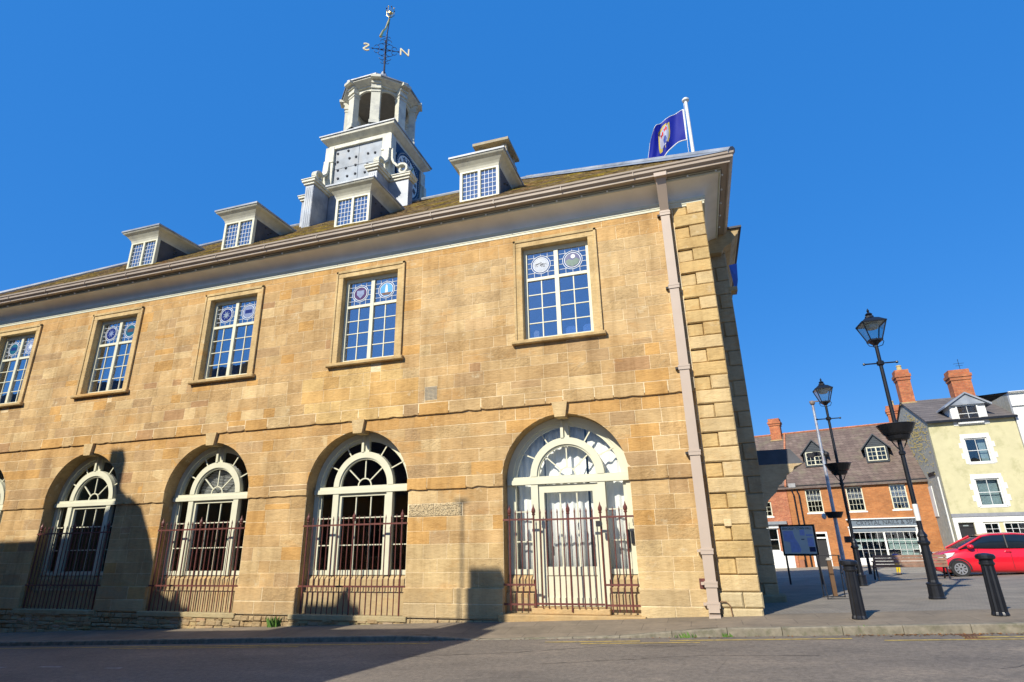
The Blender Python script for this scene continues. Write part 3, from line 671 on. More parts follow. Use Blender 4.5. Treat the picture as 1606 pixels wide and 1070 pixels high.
lb = ['red oxide iron railing and gate in front of the curtained doorway at the right end', 'red oxide iron railing in the sunlit archway next to the carved stone blocks', 'red oxide iron railing in the archway with the slatted blind', 'iron railing mostly in shadow in the archway second from the left edge', 'iron railing in the archway cut off by the left edge of the view']
for a, l_, k in zip(ARC, lb, 'dwwww'): railing(a, l_, k)
# carved blocks and dark hook, vent, plaque
VERM, _t, _p = nm('vermiculated_stone')
_n = noise(_t, 13, 2, .5); _d = noise(_t, 9, 3, .6, stretch=(1, 1, 1)); _r = ramp(_t, _n.outputs[0], [(.40, 1.0), (.46, 0.0), (.54, 0.0), (.60, 1.0)])
_c = ramp(_t, _d.outputs[0], [(.3, (.44, .33, .18)), (.7, (.56, .44, .25))]); _t.links.new(_c.outputs[0], _p.inputs['Base Color']); _p.inputs['Roughness'].default_value = .95; bump(_t, _p, _r.outputs[0], 1.0, .03)
def carved(x0, x1, z0, z1):
    MB().bbox(x0, x1, .050, .12, z0, z1, .010, 0).build('carved_stone', VERM, hall)
carved(-7.80, -7.13, 2.06, 2.35); carved(-7.11, -6.39, 2.06, 2.35)
v_ = MB().box(-7.42, -7.07, -.03, .0, 4.93, 5.29)
vent = v_.build('vent', BLACKM, hall)
for k in range(10):
    q = -7.405 + k * .036; MB().box(q, q + .010, -.042, -.03, 4.94, 5.28).build('vent_bar', simple('stone_grey', (.24, .21, .16)) if k == 0 else bpy.data.materials['stone_grey'], vent)
    q = 4.945 + k * .036; MB().box(-7.41, -7.08, -.04, -.031, q, q + .010).build('vent_bar', bpy.data.materials['stone_grey'], vent)
MB().box(-1.13, -.93, .04, .06, .47, .66).build('iron_plate', IRON, hall)

# ---------------------------------------------------------- upper windows
def emblem(par, cx, cz, kind, y):
    def disc(r, c, yy, n=20, name='roundel'):
        MB().prism([(cx + r * cos(6.283 * k / n), cz + r * sin(6.283 * k / n)) for k in range(n)], yy, yy + .003).build(name, c, par)
    MB().ring(cx, cz, .205, .222, 0, 2 * pi, y - .008, y, 24).ring(cx, cz, .255, .268, 0, 2 * pi, y - .008, y, 24).build('roundel_ring', CAME, par)
    C = {'pale': (.24, .29, .36), 'navy': (.01, .02, .14), 'green': (.06, .13, .10), 'purple': (.05, .01, .09), 'sky': (.05, .30, .65), 'grey': (.20, .25, .40), 'teal': (.01, .10, .16), 'brown': (.12, .06, .04), 'white': (.6, .65, .7)}
    def M_(k):
        n_ = 'roundel_' + k
        return bpy.data.materials.get(n_) or simple(n_, C[k], .25, var=.2, scale=20)
    base, fg, sh = kind
    disc(.2, M_(base), y - .006)
    yy = y - .010
    def pl(pts, c): fix_normals(MB().prism([(cx + q[0], cz + q[1]) for q in pts], yy, yy + .004).build('emblem', M_(c), par))
    if sh == 'shield': pl([(-.12, .1), (.12, .1), (.12, -.02), (0, -.15), (-.12, -.02)], fg)
    elif sh == 'hills': pl([(-.19, -.02), (-.1, .04), (0, -.01), (.1, .05), (.19, -.02), (.14, -.13), (0, -.19), (-.14, -.13)], fg); pl([(.06 * cos(k) + .02, .10 + .06 * sin(k)) for k in [6.283 * j / 10 for j in range(10)]], 'white')
    elif sh == 'star': pl([(.16 * cos(a_) * (1 if j % 2 else .35), .16 * sin(a_) * (1 if j % 2 else .35)) for j, a_ in enumerate([6.283 * j / 16 for j in range(16)])], fg)
    elif sh == 'tower': pl([(-.05, -.1), (.05, -.1), (.03, .12), (0, .18), (-.03, .12)], 'white'); pl([(-.17, -.09), (.17, -.09), (.1, -.17), (-.1, -.17)], fg)
    elif sh == 'scribble':
        m_ = MB()
        for k in range(7): a0 = R.uniform(0, 6); m_.ring(cx - .12 + k * .04, cz + R.uniform(-.03, .03), .035, .045, a0, a0 + 4.2, yy, yy + .003, 8)
        m_.build('emblem', BLACKM, par)
    elif sh == 'band': pl([(-.13, -.05), (.13, -.05), (.13, .07), (-.13, .07)], fg)
EM = [(('pale', 'navy', 'scribble'), ('navy', 'green', 'hills')), (('purple', 'grey', 'shield'), ('sky', 'brown', 'tower')), (('navy', 'pale', 'star'), ('grey', 'navy', 'band')), (('navy', 'grey', 'star'), ('teal', 'brown', 'band')), (('teal', 'navy', 'band'), ('grey', 'white', 'star'))]
for wi, a in enumerate(WIN):
    for s_ in (-1, 1): MB().bbox(*sorted((a + s_ * .895, a + s_ * 1.11)), -.075, .22, 6.22, 8.86, .008, 0, (.55, .41, .21)).bbox(*sorted((a + s_ * 1.055, a + s_ * 1.12)), -.10, -.06, 6.22, 9.075, .006, 0, (.55, .41, .215)).build('window_jamb', STONE, hall)
    MB().bbox(a - 1.11, a + 1.11, -.075, .22, 8.861, 9.06, .008, 0, (.57, .43, .225)).bbox(a - 1.12, a + 1.12, -.10, -.06, 9.0, 9.08, .006, 0, (.50, .38, .20)).build('window_head', STONE, hall)
    MB().bbox(a - 1.19, a + 1.19, -.17, .22, 6.12, 6.22, .02, 0, (.52, .38, .19)).build('window_sill', STONE, hall)
    fr = MB().box(a - .89, a - .80, .12, .22, 6.22, 8.86).box(a + .80, a + .89, .12, .22, 6.22, 8.86).box(a - .8, a + .8, .12, .22, 8.75, 8.86).box(a - .8, a + .8, .12, .22, 6.22, 6.34).box(a - .055, a + .055, .115, .22, 6.34, 8.75)
    w_ = fr.build('sash_window', CREAM, hall)
    MB().box(a - .80, a - .055, .125, .21, 7.93, 8.01).box(a + .055, a + .8, .125, .21, 7.93, 8.01).build('transom', CREAM, w_)
    z_ = [6.34, 6.74, 7.14, 7.53, 7.93]
    for s_ in (-1, 1):
        x0, x1 = sorted((a + s_ * .055, a + s_ * .8)); xm = (x0 + x1) / 2
        MB().box(xm - .014, xm + .014, .15, .19, 6.34, 7.93).build('glazing_bar', CREAM, w_)
        for q in z_[1:-1]: MB().box(x0, x1, .151, .188, q - .012, q + .012).build('glazing_bar', CREAM, w_)
        for p0, p1 in ((x0, xm), (xm, x1)):
            for q0, q1 in zip(z_, z_[1:]): pane(w_, [(p0, q0), (p1, q0), (p1, q1), (p0, q1)], GLASS, .168)
        pane(w_, [(x0, 8.01), (x1, 8.01), (x1, 8.75), (x0, 8.75)], LGLASS, .168)
        kd = EM[wi][0 if s_ < 0 else 1]; cx, cz = xm, 8.38
        lt = MB(); inside = lambda x, z: hypot(x - cx, z - cz) < .268
        for k in range(1, 4):
            x = x0 + (x1 - x0) * k / 4
            for za, zb_ in ((8.01, cz - (sqrt(max(0, .268 ** 2 - (x - cx) ** 2)))), (cz + sqrt(max(0, .268 ** 2 - (x - cx) ** 2)), 8.75)): lt.box(x - .005, x + .005, .158, .166, za, zb_)
        for k in range(1, 5):
            z = 8.01 + .74 * k / 5; hw = sqrt(max(0, .268 ** 2 - (z - cz) ** 2)); lt.box(x0, cx - hw, .158, .166, z - .005, z + .005); lt.box(cx + hw, x1, .158, .166, z - .005, z + .005)
        lt.build('leading', CAME, w_); emblem(w_, cx, cz, kd, .166)
pb = simple('pale_blue_plastic', (.25, .42, .75), .4)
for x, l_ in ((-3.52, 'pale blue plastic case inside the right hand upper window, nearer the mullion'), (-3.08, 'pale blue plastic case inside the right hand upper window, nearer the right jamb')):
    tag(MB().prism([(x - .13, 6.35), (x + .13, 6.35), (x + .13, 6.52), (x + .07, 6.58), (x - .07, 6.58), (x - .13, 6.52)], .25, .33).build('plastic_case', pb), l_, 'case', 'cases on the window sill')
tag(MB().prism([(-4.5, 6.36), (-4.36, 6.36), (-4.36, 6.55), (-4.44, 6.58), (-4.5, 6.52)], .25, .27).build('card', WHITE), 'white card standing in the bottom left corner of the right hand upper window', 'card')

# ---------------------------------------------------------- cornice, gutter, roof
EX0, EX1, EY0, EY1 = XL, 0.0, 0.0, 12.2
def sweep(prof, name, mat, smooth=False, par=hall, jog=0):   # prof: (outward offset, z)
    m_ = MB(); n = len(prof)
    for o_, z in prof: m_.v += [(EX0 - o_, EY0 - o_, z), (EX1 + o_, EY0 - o_, z), (EX1 + o_, EY1 + o_, z), (EX0 - o_, EY1 + o_, z)]
    for i in range(n - 1):
        for k in range(4): m_.f.append([i * 4 + k, i * 4 + (k + 1) % 4, (i + 1) * 4 + (k + 1) % 4, (i + 1) * 4 + k]); m_.m.append(0); m_.c.append(None)
    return m_.build(name, mat, par, smooth=smooth)
sweep([(-.1, 9.25), (.048, 9.25), (.052, 9.31), (.064, 9.312), (.068, 9.375), (.082, 9.377), (.088, 9.44), (.04, 9.45), (-.1, 9.45)], 'bed_mould', CREAM)
cv = [(.045, 9.44)] + [(.045 + .415 * (1 - cos(t_)), 9.44 + .33 * sin(t_)) for t_ in [pi / 2 * k / 14 for k in range(15)]]
sweep(cv, 'cove', COVE, smooth=True)
sweep([(.44, 9.765), (.475, 9.75), (.49, 9.76), (.485, 9.79), (.50, 9.82), (.50, 9.85), (.3, 9.855)], 'cove_fillet', CREAM)
sweep([(.3, 9.86), (.66, 9.86), (.665, 9.84), (.70, 9.84), (.705, 9.885), (.73, 9.90), (.775, 9.93), (.78, 9.965), (.765, 9.97), (.77, 10.0), (.80, 10.02), (.81, 10.065), (.79, 10.07), (.79, 10.03), (.6, 10.0)], 'gutter', GUT)
for k in range(14): 
    x = -1.55 - 1.83 * k; MB().box(x - .008, x + .008, -.795, -.70, 9.90, 10.04).build('gutter_joint', GUT, hall)
ls = thing('festoon_lights', 'string of small round white bulbs along the top of the cove under the gutter', 'light string', (0, -.5, 9.78))
MB().tube([(-26, -.012, .02), (.5, -.012, .02)], .006, 5).tube([(.512, 0, .02), (.512, 5, .02)], .006, 5).build('cable', BLACKM, ls)
for k in range(40): MB().ball((.38 - .655 * k, -.03, .0), .026, 6).build('bulb', WHITE, ls)
for k in range(7): MB().ball((.53, .2 + .655 * k, .0), .026, 6).build('bulb', WHITE, ls)
ZE, ZRD, YR, KX0, KX1 = 10.03, 15.42, 6.1, -20.0, -6.1
ox = .77
rf = MB().add([(EX0 - ox, -ox, ZE), (EX1 + ox, -ox, ZE), (EX1 + ox, 12.2 + ox, ZE), (EX0 - ox, 12.2 + ox, ZE), (KX0, YR, ZRD), (KX1, YR, ZRD)], [(0, 1, 5, 4), (1, 2, 5), (2, 3, 4, 5), (3, 0, 4), (0, 3, 2, 1)])
roof = rf.build('roof', SLATE, hall)
sm = MB(); nrow = 42
def hipx(t_): return (EX0 - ox + (KX0 - EX0 + ox) * t_, EX1 + ox + (KX1 - EX1 - ox) * t_)
ny = Vector((0, -(ZRD - ZE), YR + ox)).normalized(); up_ = Vector((0, YR + ox, ZRD - ZE)); 
for i in range(nrow):
    t0_, t1_ = i / nrow, (i + 1.35) / nrow; t1_ = min(t1_, 1); a0, a1 = hipx(t0_); b0, b1 = hipx((i + 1) / nrow)
    x = a0
    while x < a1 - .08:
        L = R.uniform(.2, .42) * (1.15 - .4 * i / nrow); x2 = min(x + L, a1); th = R.uniform(.018, .034)
        y0, z0 = -ox + (YR + ox) * t0_, ZE + (ZRD - ZE) * t0_; y1, z1 = -ox + (YR + ox) * t1_, ZE + (ZRD - ZE) * t1_; xa, xb = x + .006, x2 - .004
        q = Vector((0, y0, z0)) + ny * (th + .012); q2 = Vector((0, y1, z1)) + ny * .012; dy = R.uniform(-.012, .012)
        xa2, xb2 = max(xa, b0), min(xb, b1)
        if xb2 > xa2: sm.add([(xa, q.y + dy, q.z), (xb, q.y + dy, q.z), (xb2, q2.y, q2.z), (xa2, q2.y, q2.z), (xa, y0 + dy, z0 + .002), (xb, y0 + dy, z0 + .002)], [(0, 1, 2, 3), (4, 5, 1, 0), (1, 5, 2), (4, 0, 3)])
        x = x2
sm.build('slates', SLATE, roof, kind='stuff')
MB().tube([(EX1 + ox, -ox, ZE + .05), (KX1, YR, ZRD + .06)], .11, 8).tube([(KX1, YR, ZRD + .06), (KX0, YR, ZRD + .06)], .08, 8).tube([(KX0, YR, ZRD + .06), (EX0 - ox, -ox, ZE + .05)], .11, 8).tube([(EX1 + ox, 12.2 + ox, ZE + .05), (KX1, YR, ZRD + .06)], .11, 8).build('lead_ridge', LEAD, roof)
fl = MB(); d = Vector((KX1 - EX1 - ox, YR + ox, ZRD - ZE)); n_ = Vector((0, -(ZRD - ZE), YR + ox)).normalized()
a_, b_ = Vector((EX1 + ox, -ox, ZE)) + n_ * .07, Vector((KX1, YR, ZRD)) + n_ * .07
fl.add([a_, b_, b_ + Vector((-.45, 0, 0)), a_ + Vector((-.75, 0, 0))], [(0, 1, 2, 3)]); fl.build('hip_flashing', LEAD, roof)
# dormers
DCREAM = simple('weathered_dormer_paint', (.50, .49, .39), .6, var=.1, scale=3, coord='Object', dirt=(.34, .34, .30))
for di, dx in enumerate((-6.07, -10.40, -14.86, -19.1)):
    y0 = .42; zb, zt = 10.98, 12.02
    yb = lambda z: -ox + (z - ZE) * (YR + ox) / (ZRD - ZE)
    m_ = MB().box(dx - .62, dx + .62, y0 + .12, yb(zt) + .1, zb - .1, zt + .1)
    dm = m_.build('dormer', LEADD, hall)
    for q in range(9): MB().ball((dx + .625, y0 + .35 + R.uniform(0, .9), zt - R.uniform(.05, .6)), .04, 5, sz=.6).build('lead_boss', LEADD, dm) if q < 6 else None
    MB().box(dx - .62, dx - .54, y0, y0 + .12, zb, zt).box(dx + .54, dx + .62, y0, y0 + .12, zb, zt).box(dx - .04, dx + .04, y0, y0 + .12, zb + .06, zt).box(dx - .54, dx + .54, y0, y0 + .12, zb, zb + .06).box(dx - .54, dx - .04, y0, y0 + .1, zt - .05, zt).box(dx + .04, dx + .54, y0, y0 + .1, zt - .05, zt).build('casement_frame', CREAM, dm)
    # flared cornice
    pr = [(.0, zt), (.02, zt + .08), (.03, zt + .10), (.06, zt + .15), (.14, zt + .25), (.22, zt + .31), (.24, zt + .34), (.24, zt + .37)]
    m_ = MB(); hb = .62; yB = yb(zt + .37) + .08
    for o_, z in pr: m_.v += [(dx - hb - o_, yB, z), (dx - hb - o_, y0 - o_, z), (dx + hb + o_, y0 - o_, z), (dx + hb + o_, yB, z)]
    for i in range(len(pr) - 1):
        for k in range(3): m_.f.append([i * 4 + k, i * 4 + k + 1, i * 4 + 5 + k, i * 4 + 4 + k]); m_.m.append(0); m_.c.append(None)
    m_.build('dormer_cornice', DCREAM, dm)
    MB().box(dx - hb - .27, dx + hb + .27, y0 - .27, yB, zt + .37, zt + .43).build('lead_top', LEAD, dm)
    for s_ in (-1, 1):
        x0, x1 = sorted((dx + s_ * .04, dx + s_ * .54)); MB().box(x0, x1, y0 + .05, y0 + .055, zb + .06, zt - .05).build('pane', LGLASS, dm); MB().box(x0, x1, y0 + .09, y0 + .10, zb + .06, zt - .05).build('roller_blind', bpy.data.materials.get('blind_grey') or simple('blind_grey', (.30, .32, .34), .8), dm)
        lt = MB()
        for k in range(1, 4): lt.box(x0 + (x1 - x0) * k / 4 - .006, x0 + (x1 - x0) * k / 4 + .006, y0 + .035, y0 + .049, zb + .06, zt - .05)
        for k in range(1, 6): zz = zb + .06 + (zt - zb - .11) * k / 6; lt.box(x0, x1, y0 + .037, y0 + .048, zz - .006, zz + .006)
        lt.build('leading', CAME, dm)
# chimney behind the right dormer
ch = MB().box(-8.0, -6.75, 5.3, 6.6, 14.3, 16.35).box(-8.06, -6.69, 5.24, 6.66, 16.35, 16.45)
for x in (-7.95, -6.95):
    for y in (5.35, 6.35): ch.box(x, x + .2, y, y + .2, 16.45, 16.85)
GREYST = stone_mat('grey_cap_stone', (.40, .36, .27)); ch = ch.build('chimney', GREYST, hall); MB().box(-8.15, -6.6, 5.15, 6.75, 16.85, 16.97).build('chimney_cap', GREYST, ch); MB().box(-7.8, -7.0, 5.5, 6.4, 16.45, 16.7).build('chimney_core', POT, ch)

# ---------------------------------------------------------- clock tower
TCREAM = simple('weathered_tower_paint', (.58, .57, .46), .6, var=.12, scale=3, coord='Object', dirt=(.36, .36, .33)); PANEL = simple('lead_panel_grey', (.25, .29, .33), .6, 0, .25, 2.5, .004, dirt=(.32, .33, .33)); _C, CREAM = CREAM, TCREAM
TX, TY = -13.2, 6.1
tw = MB().box(TX - 1.55, TX + 1.55, TY - 1.55, TY + 1.55, 12.0, 15.6).box(TX - 1.45, TX + 1.45, TY - 1.45, TY + 1.45, 15.6, 18.25)
tower = tw.build('clock_tower', LEAD, hall)
def sq(prof, name, mat, cx=TX, cy=TY):
    m_ = MB()
    for o_, z in prof: m_.v += [(cx - o_, cy - o_, z), (cx + o_, cy - o_, z), (cx + o_, cy + o_, z), (cx - o_, cy + o_, z)]
    for i in range(len(prof) - 1):
        for k in range(4): m_.f.append([i * 4 + k, i * 4 + (k + 1) % 4, (i + 1) * 4 + (k + 1) % 4, (i + 1) * 4 + k]); m_.m.append(0); m_.c.append(None)
    return m_.build(name, mat, tower)
sq([(1.4, 17.95), (1.52, 17.95), (1.53, 18.1), (1.60, 18.14), (1.75, 18.27), (1.80, 18.30), (1.82, 18.40)], 'cornice', CREAM); sq([(1.83, 18.40), (1.86, 18.41), (1.86, 18.47), (1.2, 18.62)], 'cornice_lead', LEAD)
sq([(1.5, 15.45), (1.62, 15.5), (1.70, 15.58), (1.72, 15.66), (1.5, 15.70)], 'string_course', CREAM)
for sx_ in (-1, 1):
    for sy_ in (-1, 1):
        x0, x1 = sorted((TX + sx_ * 1.2, TX + sx_ * 1.62)); y0, y1 = sorted((TY + sy_ * 1.2, TY + sy_ * 1.62))
        MB().box(x0, x1, y0, y1, 15.7, 17.95).box(x0 - .03, x1 + .03, y0 - .03, y1 + .03, 17.15, 17.25).build('pilaster', CREAM, tower)
        # front and side buttress piers with their caps and scrolls
        for ax in (0, 1):
            if ax == 0: bx = (TX + sx_ * 1.28, TX + sx_ * 1.66, TY + sy_ * 1.6, TY + sy_ * 2.6)
            else: bx = (TX + sx_ * 1.6, TX + sx_ * 2.55, TY + sy_ * 1.28, TY + sy_ * 1.66)
            a0, a1 = sorted(bx[:2]); b0, b1 = sorted(bx[2:])
            pm = MB().box(a0, a1, b0, b1, 12.2, 15.42)
            for k in range(4):
                if ax == 0: u = a0 + .05 + k * .09; yy = b0 if sy_ < 0 else b1; pm.box(u, u + .035, yy - .012, yy + .012, 13.0, 15.3)
                else: u = b0 + .05 + k * .09; xx = a1 if sx_ > 0 else a0; pm.box(xx - .012, xx + .012, u, u + .035, 13.0, 15.3)
            pm.build('buttress', LEAD, tower)
            MB().box(a0 - .06, a1 + .06, b0 - .06, b1 + .06, 15.42, 15.52).box(a0 - .12, a1 + .12, b0 - .12, b1 + .12, 15.52, 15.62).box(a0 - .15, a1 + .15, b0 - .15, b1 + .15, 15.62, 15.66).build('pier_cap', CREAM, tower)
            # scroll: a spiral band standing on the pier against the pilaster
            pts = []
            for k in range(26):
                t_ = k / 25 * 4.3 * pi / 2; r0 = .30 * (1 - k / 34); pts.append((.62 - r0 * cos(t_ + .6), .34 + r0 * sin(t_ + .6)))
            pts = [(0.04, 1.5), (.06, 1.0), (.14, .78), (.26, .66)] + [(.55 + .30 * (1 - k / 30) * cos(2.4 - k * .27), .36 + .30 * (1 - k / 30) * sin(2.4 - k * .27)) for k in range(24)]
            sc = MB(); vv = []
            for (u0, w0), (u1, w1) in zip(pts, pts[1:]):
                dd = hypot(u1 - u0, w1 - w0) or 1; nx_, nz_ = -(w1 - w0) / dd * .045, (u1 - u0) / dd * .045
                vs = []
                for u, w__ in ((u0 - nx_, w0 - nz_), (u0 + nx_, w0 + nz_), (u1 + nx_, w1 + nz_), (u1 - nx_, w1 - nz_)):
                    for s3 in (-.12, .12):
                        if ax == 0: vs.append(((a0 + a1) / 2 + s3, TY + sy_ * (1.62 + u), 15.66 + w__))
                        else: vs.append((TX + sx_ * (1.62 + u), (b0 + b1) / 2 + s3, 15.66 + w__))
                sc.add(vs, [(0, 1, 3, 2), (2, 3, 5, 4), (4, 5, 7, 6), (6, 7, 1, 0), (0, 2, 4, 6), (1, 7, 5, 3)])
            fix_normals(sc.build('scroll', CREAM, tower))
# lead panel with bosses on the front, four sheets
for i in range(2):
    for j in range(2):
        x0 = TX - 1.17 + i * 1.175; z0 = 15.78 + j * 1.04
        pn = MB().bbox(x0, x0 + 1.165, TY - 1.50, TY - 1.44, z0, z0 + 1.03, .008).build('lead_panel', PANEL, tower)
for k in range(22): MB().ball((TX - 1.0 + (k % 5) * .47 + R.uniform(-.08, .08), TY - 1.5, 15.95 + (k // 5) * .42 + R.uniform(-.08, .08)), .062, 6, sz=1).build('lead_boss', LEADD, tower)
MB().box(TX - 1.25, TX + 1.25, TY - 1.6, TY - 1.48, 17.84, 17.92).build('panel_moulding', CREAM, tower)
# clock face on the side
cf = MB().box(TX + 1.45, TX + 1.55, TY - 1.18, TY + 1.18, 15.72, 17.94).build('clock_surround', BLUEP, tower)
def xring(m_, r0, r1, x0, x1, n=40, cy=TY, cz=16.82):
    q = MB().ring(0, 0, r0, r1, 0, 2 * pi, 0, 1, n)
    for a, b_, c_ in q.v: m_.v.append((x0 if b_ < .5 else x1, cy + a, cz + c_))
    o = len(m_.v) - len(q.v)
    for f in q.f: m_.f.append([o + i for i in f]); m_.m.append(0); m_.c.append(None)
    return m_
fix_normals(xring(MB(), .95, 1.10, TX + 1.56, TX + 1.60).build('clock_rim', BLUEP, cf)) if False else fix_normals(xring(MB(), .95, 1.10, TX + 1.56, TX + 1.60).build('clock_rim', BLUEP, tower))
fix_normals(xring(MB(), .50, .93, TX + 1.55, TX + 1.575).build('chapter_ring', WHITE, tower)); fix_normals(xring(MB(), .001, .47, TX + 1.55, TX + 1.575).build('dial_centre', WHITE, tower))
for k, s_ in enumerate(('XII', 'I', 'II', 'III', 'IIII', 'V', 'VI', 'VII', 'VIII', 'IX', 'X', 'XI')):
    th = pi / 2 - k * pi / 6; M = Matrix.Translation((TX + 1.585, TY + .72 * cos(th), 16.82 + .72 * sin(th))) @ Matrix.Rotation(pi / 2, 4, 'Z') @ Matrix.Rotation(pi / 2, 4, 'X') @ Matrix.Rotation(th - pi / 2, 4, 'Z')
    text('numeral', s_, .34, BLUEP, tower, M, .006, .8)
for k in range(60):
    th = k * pi / 30; MB().ball((TX + 1.605, TY + 1.02 * cos(th), 16.82 + 1.02 * sin(th)), .018, 4).build('minute_mark', WHITE, tower)
MB().bar((TX + 1.62, TY, 16.82), (TX + 1.62, TY + .1, 17.30), .05, .02).build('hour_hand', GOLD, tower); MB().bar((TX + 1.63, TY - .08, 16.6), (TX + 1.63, TY + .42, 17.55), .04, .02).build('minute_hand', GOLD, tower)
# octagonal lantern
def octp(r, z, a0=pi / 8): return [(TX + r * cos(a0 + k * pi / 4), TY + r * sin(a0 + k * pi / 4), z) for k in range(8)]
def octs(prof, name, mat, a0=pi / 8):
    m_ = MB()
    for r, z in prof: m_.v += octp(r, z, a0)
    for i in range(len(prof) - 1):
        for k in range(8): m_.f.append([i * 8 + k, i * 8 + (k + 1) % 8, (i + 1) * 8 + (k + 1) % 8, (i + 1) * 8 + k]); m_.m.append(0); m_.c.append(None)
    return m_.build(name, mat, tower)
octs([(1.62, 18.55), (1.62, 18.85), (1.5, 18.87), (.1, 18.9)], 'lantern_base', LEAD)
octs([(1.42, 20.98), (1.55, 20.98), (1.56, 21.04), (1.62, 21.06), (1.68, 21.10), (1.80, 21.17), (1.86, 21.20), (1.87, 21.26)], 'lantern_cornice', CREAM)
octs([(1.88, 21.26), (1.93, 21.27), (1.93, 21.33), (1.3, 21.6), (.9, 22.0), (.55, 22.5), (.25, 22.8), (.1, 23.2), (.01, 23.3)], 'lantern_roof', LEAD)
octs([(1.5, 20.99), (.01, 21.02)], 'lantern_ceiling', simple('lantern_soffit', (.22, .19, .14)))
for k in range(8):
    th = pi / 8 + k * pi / 4; cx, cy = TX + 1.5 * cos(th), TY + 1.5 * sin(th)
    def rb(r0, r1, hw, z0, z1):
        P = [(TX + r * cos(th) - s_ * hw * sin(th), TY + r * sin(th) + s_ * hw * cos(th)) for r, s_ in ((r0, -1), (r1, -1), (r1, 1), (r0, 1))]
        return P, z0, z1
    m_ = MB()
    for r0, r1, hw, z0, z1 in ((1.34, 1.62, .20, 18.85, 20.72), (1.30, 1.66, .225, 18.85, 19.0), (1.30, 1.65, .215, 20.55, 20.60), (1.28, 1.68, .225, 20.72, 20.80), (1.30, 1.66, .21, 20.8, 20.97), (1.5, 1.72, .21, 20.97, 21.08), (1.6, 1.92, .22, 21.13, 21.262)):
        P, a, b_ = rb(r0, r1, hw, z0, z1); m_.prism(P, a, b_, 'z')
    fix_normals(m_.build('column', CREAM, tower))
    # arch between columns
    th2 = th + pi / 8; ap = 1.42 * cos(pi / 8) + .04; hw = 1.5 * sin(pi / 8) - .12; cx, cy = cos(th2), sin(th2)
    n = 10; pl_ = [(-hw - .1, 20.44), (-hw, 20.44)] + [(-hw * cos(pi * i / n), 20.44 + .44 * sin(pi * i / n)) for i in range(1, n)] + [(hw, 20.44), (hw + .1, 20.44), (hw + .1, 21.0), (-hw - .1, 21.0)]
    v = [(TX + ap * cx - u * cy, TY + ap * cy + u * cx, z) for u, z in pl_] + [(TX + (ap - .1) * cx - u * cy, TY + (ap - .1) * cy + u * cx, z) for u, z in pl_]
    m_ = MB(); nn = len(pl_); m_.add(v, [tuple(range(nn)), tuple(range(2 * nn - 1, nn - 1, -1))] + [(i, i + nn, (i + 1) % nn + nn, (i + 1) % nn) for i in range(nn)]); fix_normals(m_.build('lantern_arch', CREAM, tower))
# weather vane
vx, vy = -13.12, 6.0
vane = thing('weather_vane', 'black wrought iron weather vane with gilded letters and crown finial on the clock tower lantern', 'weather vane', (vx, vy, 23.0))
MB().tube([(0, 0, -.4), (0, 0, 1.0), (.02, .02, 2.6), (.10, .05, 3.55)], [.05, .04, .03, .02], 8).build('spindle', WIRON, vane)
ax_ = Vector((1.6, .9, 0)).normalized()
def sp(u, z): return (ax_.x * u, ax_.y * u, z)
for s_ in (-1, 1):
    MB().tube([sp(0, 1.5), sp(s_ * .72, 1.5)], .014, 6).ball(sp(s_ * .62, 1.5), .04, 6).build('arm', WIRON, vane)
    for zc_, zz in ((1.5, 1), (1.5, -1)):
        for k, (r, u0, w0) in enumerate(((.17, .20, .20), (.12, .42, .13), (.12, .16, .52), (.08, .12, .78))):
            MB().tube([sp(s_ * (u0 + r * cos(j * .5)), zc_ + zz * (w0 + r * sin(j * .5))) for j in range(11)], .013, 5).build('scrollwork', WIRON, vane)
    ay = Vector((-ax_.y, ax_.x, 0))
    MB().tube([(0, 0, 1.5), tuple(ay * s_ * .6 + Vector((0, 0, 1.5)))], .014, 6).build('arm', WIRON, vane)
    for zz in (1, -1):
        MB().tube([tuple(ay * s_ * (.2 + .16 * cos(j * .5)) + Vector((0, 0, 1.5 + zz * (.2 + .16 * sin(j * .5))))) for j in range(11)], .013, 5).build('scrollwork', WIRON, vane)
ang = atan2(ax_.y, ax_.x)
MN = Matrix.Translation((ax_.x * .93, ax_.y * .93, 1.5)) @ Matrix.Rotation(ang, 4, 'Z') @ FRONT
MS = Matrix.Translation((-ax_.x * .93, -ax_.y * .93, 1.5)) @ Matrix.Rotation(ang + pi, 4, 'Z') @ FRONT
text('letter', 'N', .62, PGOLD, vane, MN, .03, 1.15); text('letter', 'S', .66, PGOLD, vane, MS, .03, 1.2)
MB().tube([(-.28, -.1, 2.35), (-.16, -.06, 2.75), (-.06, -.02, 2.9), (.06, .02, 3.35), (.07, .03, 3.6)], [.07, .05, .04, .055, .02], 6).build('vane_tail', GOLD, vane)
MB().ball((.10, .05, 3.95), .10, 8).build('crown_ball', GOLD, vane)
for k in range(8): t_ = k * pi / 4; MB().tube([(.1, .05, 3.62), (.1 + .2 * cos(t_), .05 + .2 * sin(t_), 3.85), (.1 + .2 * cos(t_), .05 + .2 * sin(t_), 4.12)], .012, 5).ball((.1 + .2 * cos(t_), .05 + .2 * sin(t_), 4.17), .04, 5).build('crown_spike', WIRON if k % 2 else GOLD, vane)

CREAM = _C
